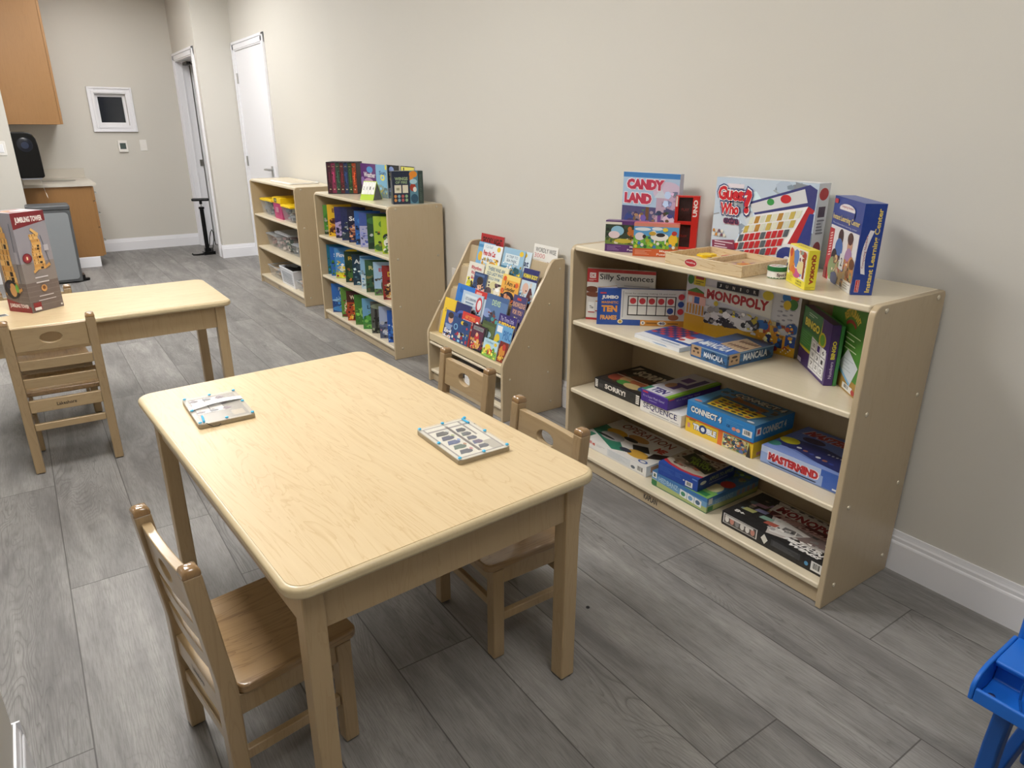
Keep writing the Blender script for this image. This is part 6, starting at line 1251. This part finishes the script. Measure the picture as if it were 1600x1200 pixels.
# ------------------------------------------------------------------ floor pump by the doorway
t = thing('floor_pump', 'black bicycle floor pump standing by the far doorway', 'pump', (-.445, 6.80, 0), 0)
m = MB(); m.box(-.05, -.045, .012, .075, .045, .035); m.box(-.03, -.03, .0351, .03, .03, .075); m.tube([(-.03, -.02, .012), (-.11, -.035, .011), (-.16, -.02, .012), (-.165, .0, .02)], .010, 8); m.tube([(.06, .03, .012), (.085, .045, .010)], .010, 8); m.box(-.05, -.045, 0, .075, .045, .0119); m.build('foot', M_BLACK, t, .004)
m = MB(); m.lathe([(.022, .0752), (.022, .50), (.030, .505), (.030, .525), (.012, .53)], n=18); m.build('barrel', M_BLACK, t, 0, 2, True)
m = MB(); m.tube([(0, 0, .5305), (0, 0, .585)], .006, 10); m.build('rod', M_STEEL, t)
m = MB(); m.tube([(0, 0, .5555), (0, 0, .60)], .015, 12); m.tube([(-.085, .03, .602), (-.07, .025, .603), (.07, -.025, .603), (.085, -.03, .602)], [.013, .016, .016, .013], 12); m.build('handle', M_BLACK, t)
m = MB(); m.tube([(.02, .015, .08), (.035, .01, .12), (.04, .0, .18), (.055, -.005, .24), (.075, .0, .27), (.088, .01, .24), (.086, .015, .15), (.07, .02, .09), (.06, .02, .04)], .005, 8); m.build('hose', M_DARK, t)
m = MB(); m.lathe([(.012, 0), (.016, .01), (.012, .03), (.005, .04)], (.045, -.02, .0352), 14); m.build('gauge', M_DARK, t)

# ------------------------------------------------------------------ blue plastic stand at the near right
t = thing('plastic_stand', 'blue moulded plastic stand with a trough ledge and bent legs, right photo edge', 'stand', (0, 0, 0))
bx0, bx1, by1, by0, z0, z1 = -.835, -.668, -1.335, -1.95, .355, .412
th = .007
m = MB(); m.prism([(-.835, .355), (-.835, .383), (-.828, .385), (-.825, .363), (-.770, .361), (-.752, .366), (-.748, .392), (-.766, .403), (-.768, .412), (-.760, .416), (-.668, .421), (-.668, .355)], 'y', by0, by1 - .0085)
arc = [(-.835, .355), (-.8365, .384)] + [(-.768 - .068 * math.cos(R_(k)), .384 + .032 * math.sin(R_(k))) for k in range(15, 91, 15)] + [(-.668, .421), (-.668, .355)]
m.prism(arc, 'y', by1 - .0083, by1); m.build('trough', M_BLUE, t, .003, 3)
m = MB(); m.tube([(-.824, by1 - .085, .366), (-.79, by1 - .07, .3635), (-.772, by1 - .062, .364), (-.764, by1 - .058, .39), (-.765, by1 - .066, .4175), (-.72, by1 - .085, .4195), (-.67, by1 - .09, .4225)], .0022, 6); m.build('seam_line', M_DBLUE, t)
m = MB(); m.box(bx1 + .0005, by0, z0, bx1 + .05, by1 - .004, z1 + .062); m.build('upright_frame', M_BLUE, t, .010, 3)
def legp(y):
    m = MB(); p = [(-.785, .348), (-.752, .348), (-.765, .25), (-.79, .0), (-.83, .0), (-.80, .25)]
    m.prism([(-.784, .3545), (-.750, .3545), (-.769, .255), (-.780, .0), (-.814, .0), (-.803, .255)], 'y', y - .030, y); return m.build('leg', M_DBLUE, t, .006, 3)
l1 = legp(-1.368); legp(-1.86)
m = MB(); m.obox((-.632, -1.39, .192), ((.972, 0, .235), (0, 1, 0), (-.235, 0, .972)), .14, .011, .019); m.build('brace', M_DBLUE, t, .004)
def legs_back(y):
    m = MB(); m.prism([(-.53, .3545), (-.49, .3545), (-.47, .18), (-.45, 0), (-.49, 0), (-.51, .18)], 'y', y - .036, y); m.build('leg', M_DBLUE, t, .006, 3)
legs_back(-1.368); legs_back(-1.86)
m = MB(); m.box(bx1 + .0505, by0, .355, -.46, by1 - .004, .44); m.build('top_body', M_BLUE, t, .01, 3)
for c, ax, sg in (((-.803, -1.362, .3632), 'z', 1), ((bx1 + .0005, by1 - .04, z1 + .030), 'x', -1), ((-.8105, -1.386, .16), 'x', -1)):
    m = MB(); m.lathe([(.0065, 0), (.006, .002 * sg), (.003, .0028 * sg), (.0006, .003 * sg)], c, 14, None, ax); m.build('screw', M_STEEL, t, 0, 2, True)
# crumb on the floor
m = MB(); m.lathe([(.004, 0), (.006, .002), (.003, .005), (.0005, .006)], (0, 0, 0), 7); tag(m.build('floor_crumb', M_DARK, None, 0, 2, True, loc=(-.94, -.40, .0004)), 'tiny dark crumb on the grey floor between table and bookcase', 'crumb')
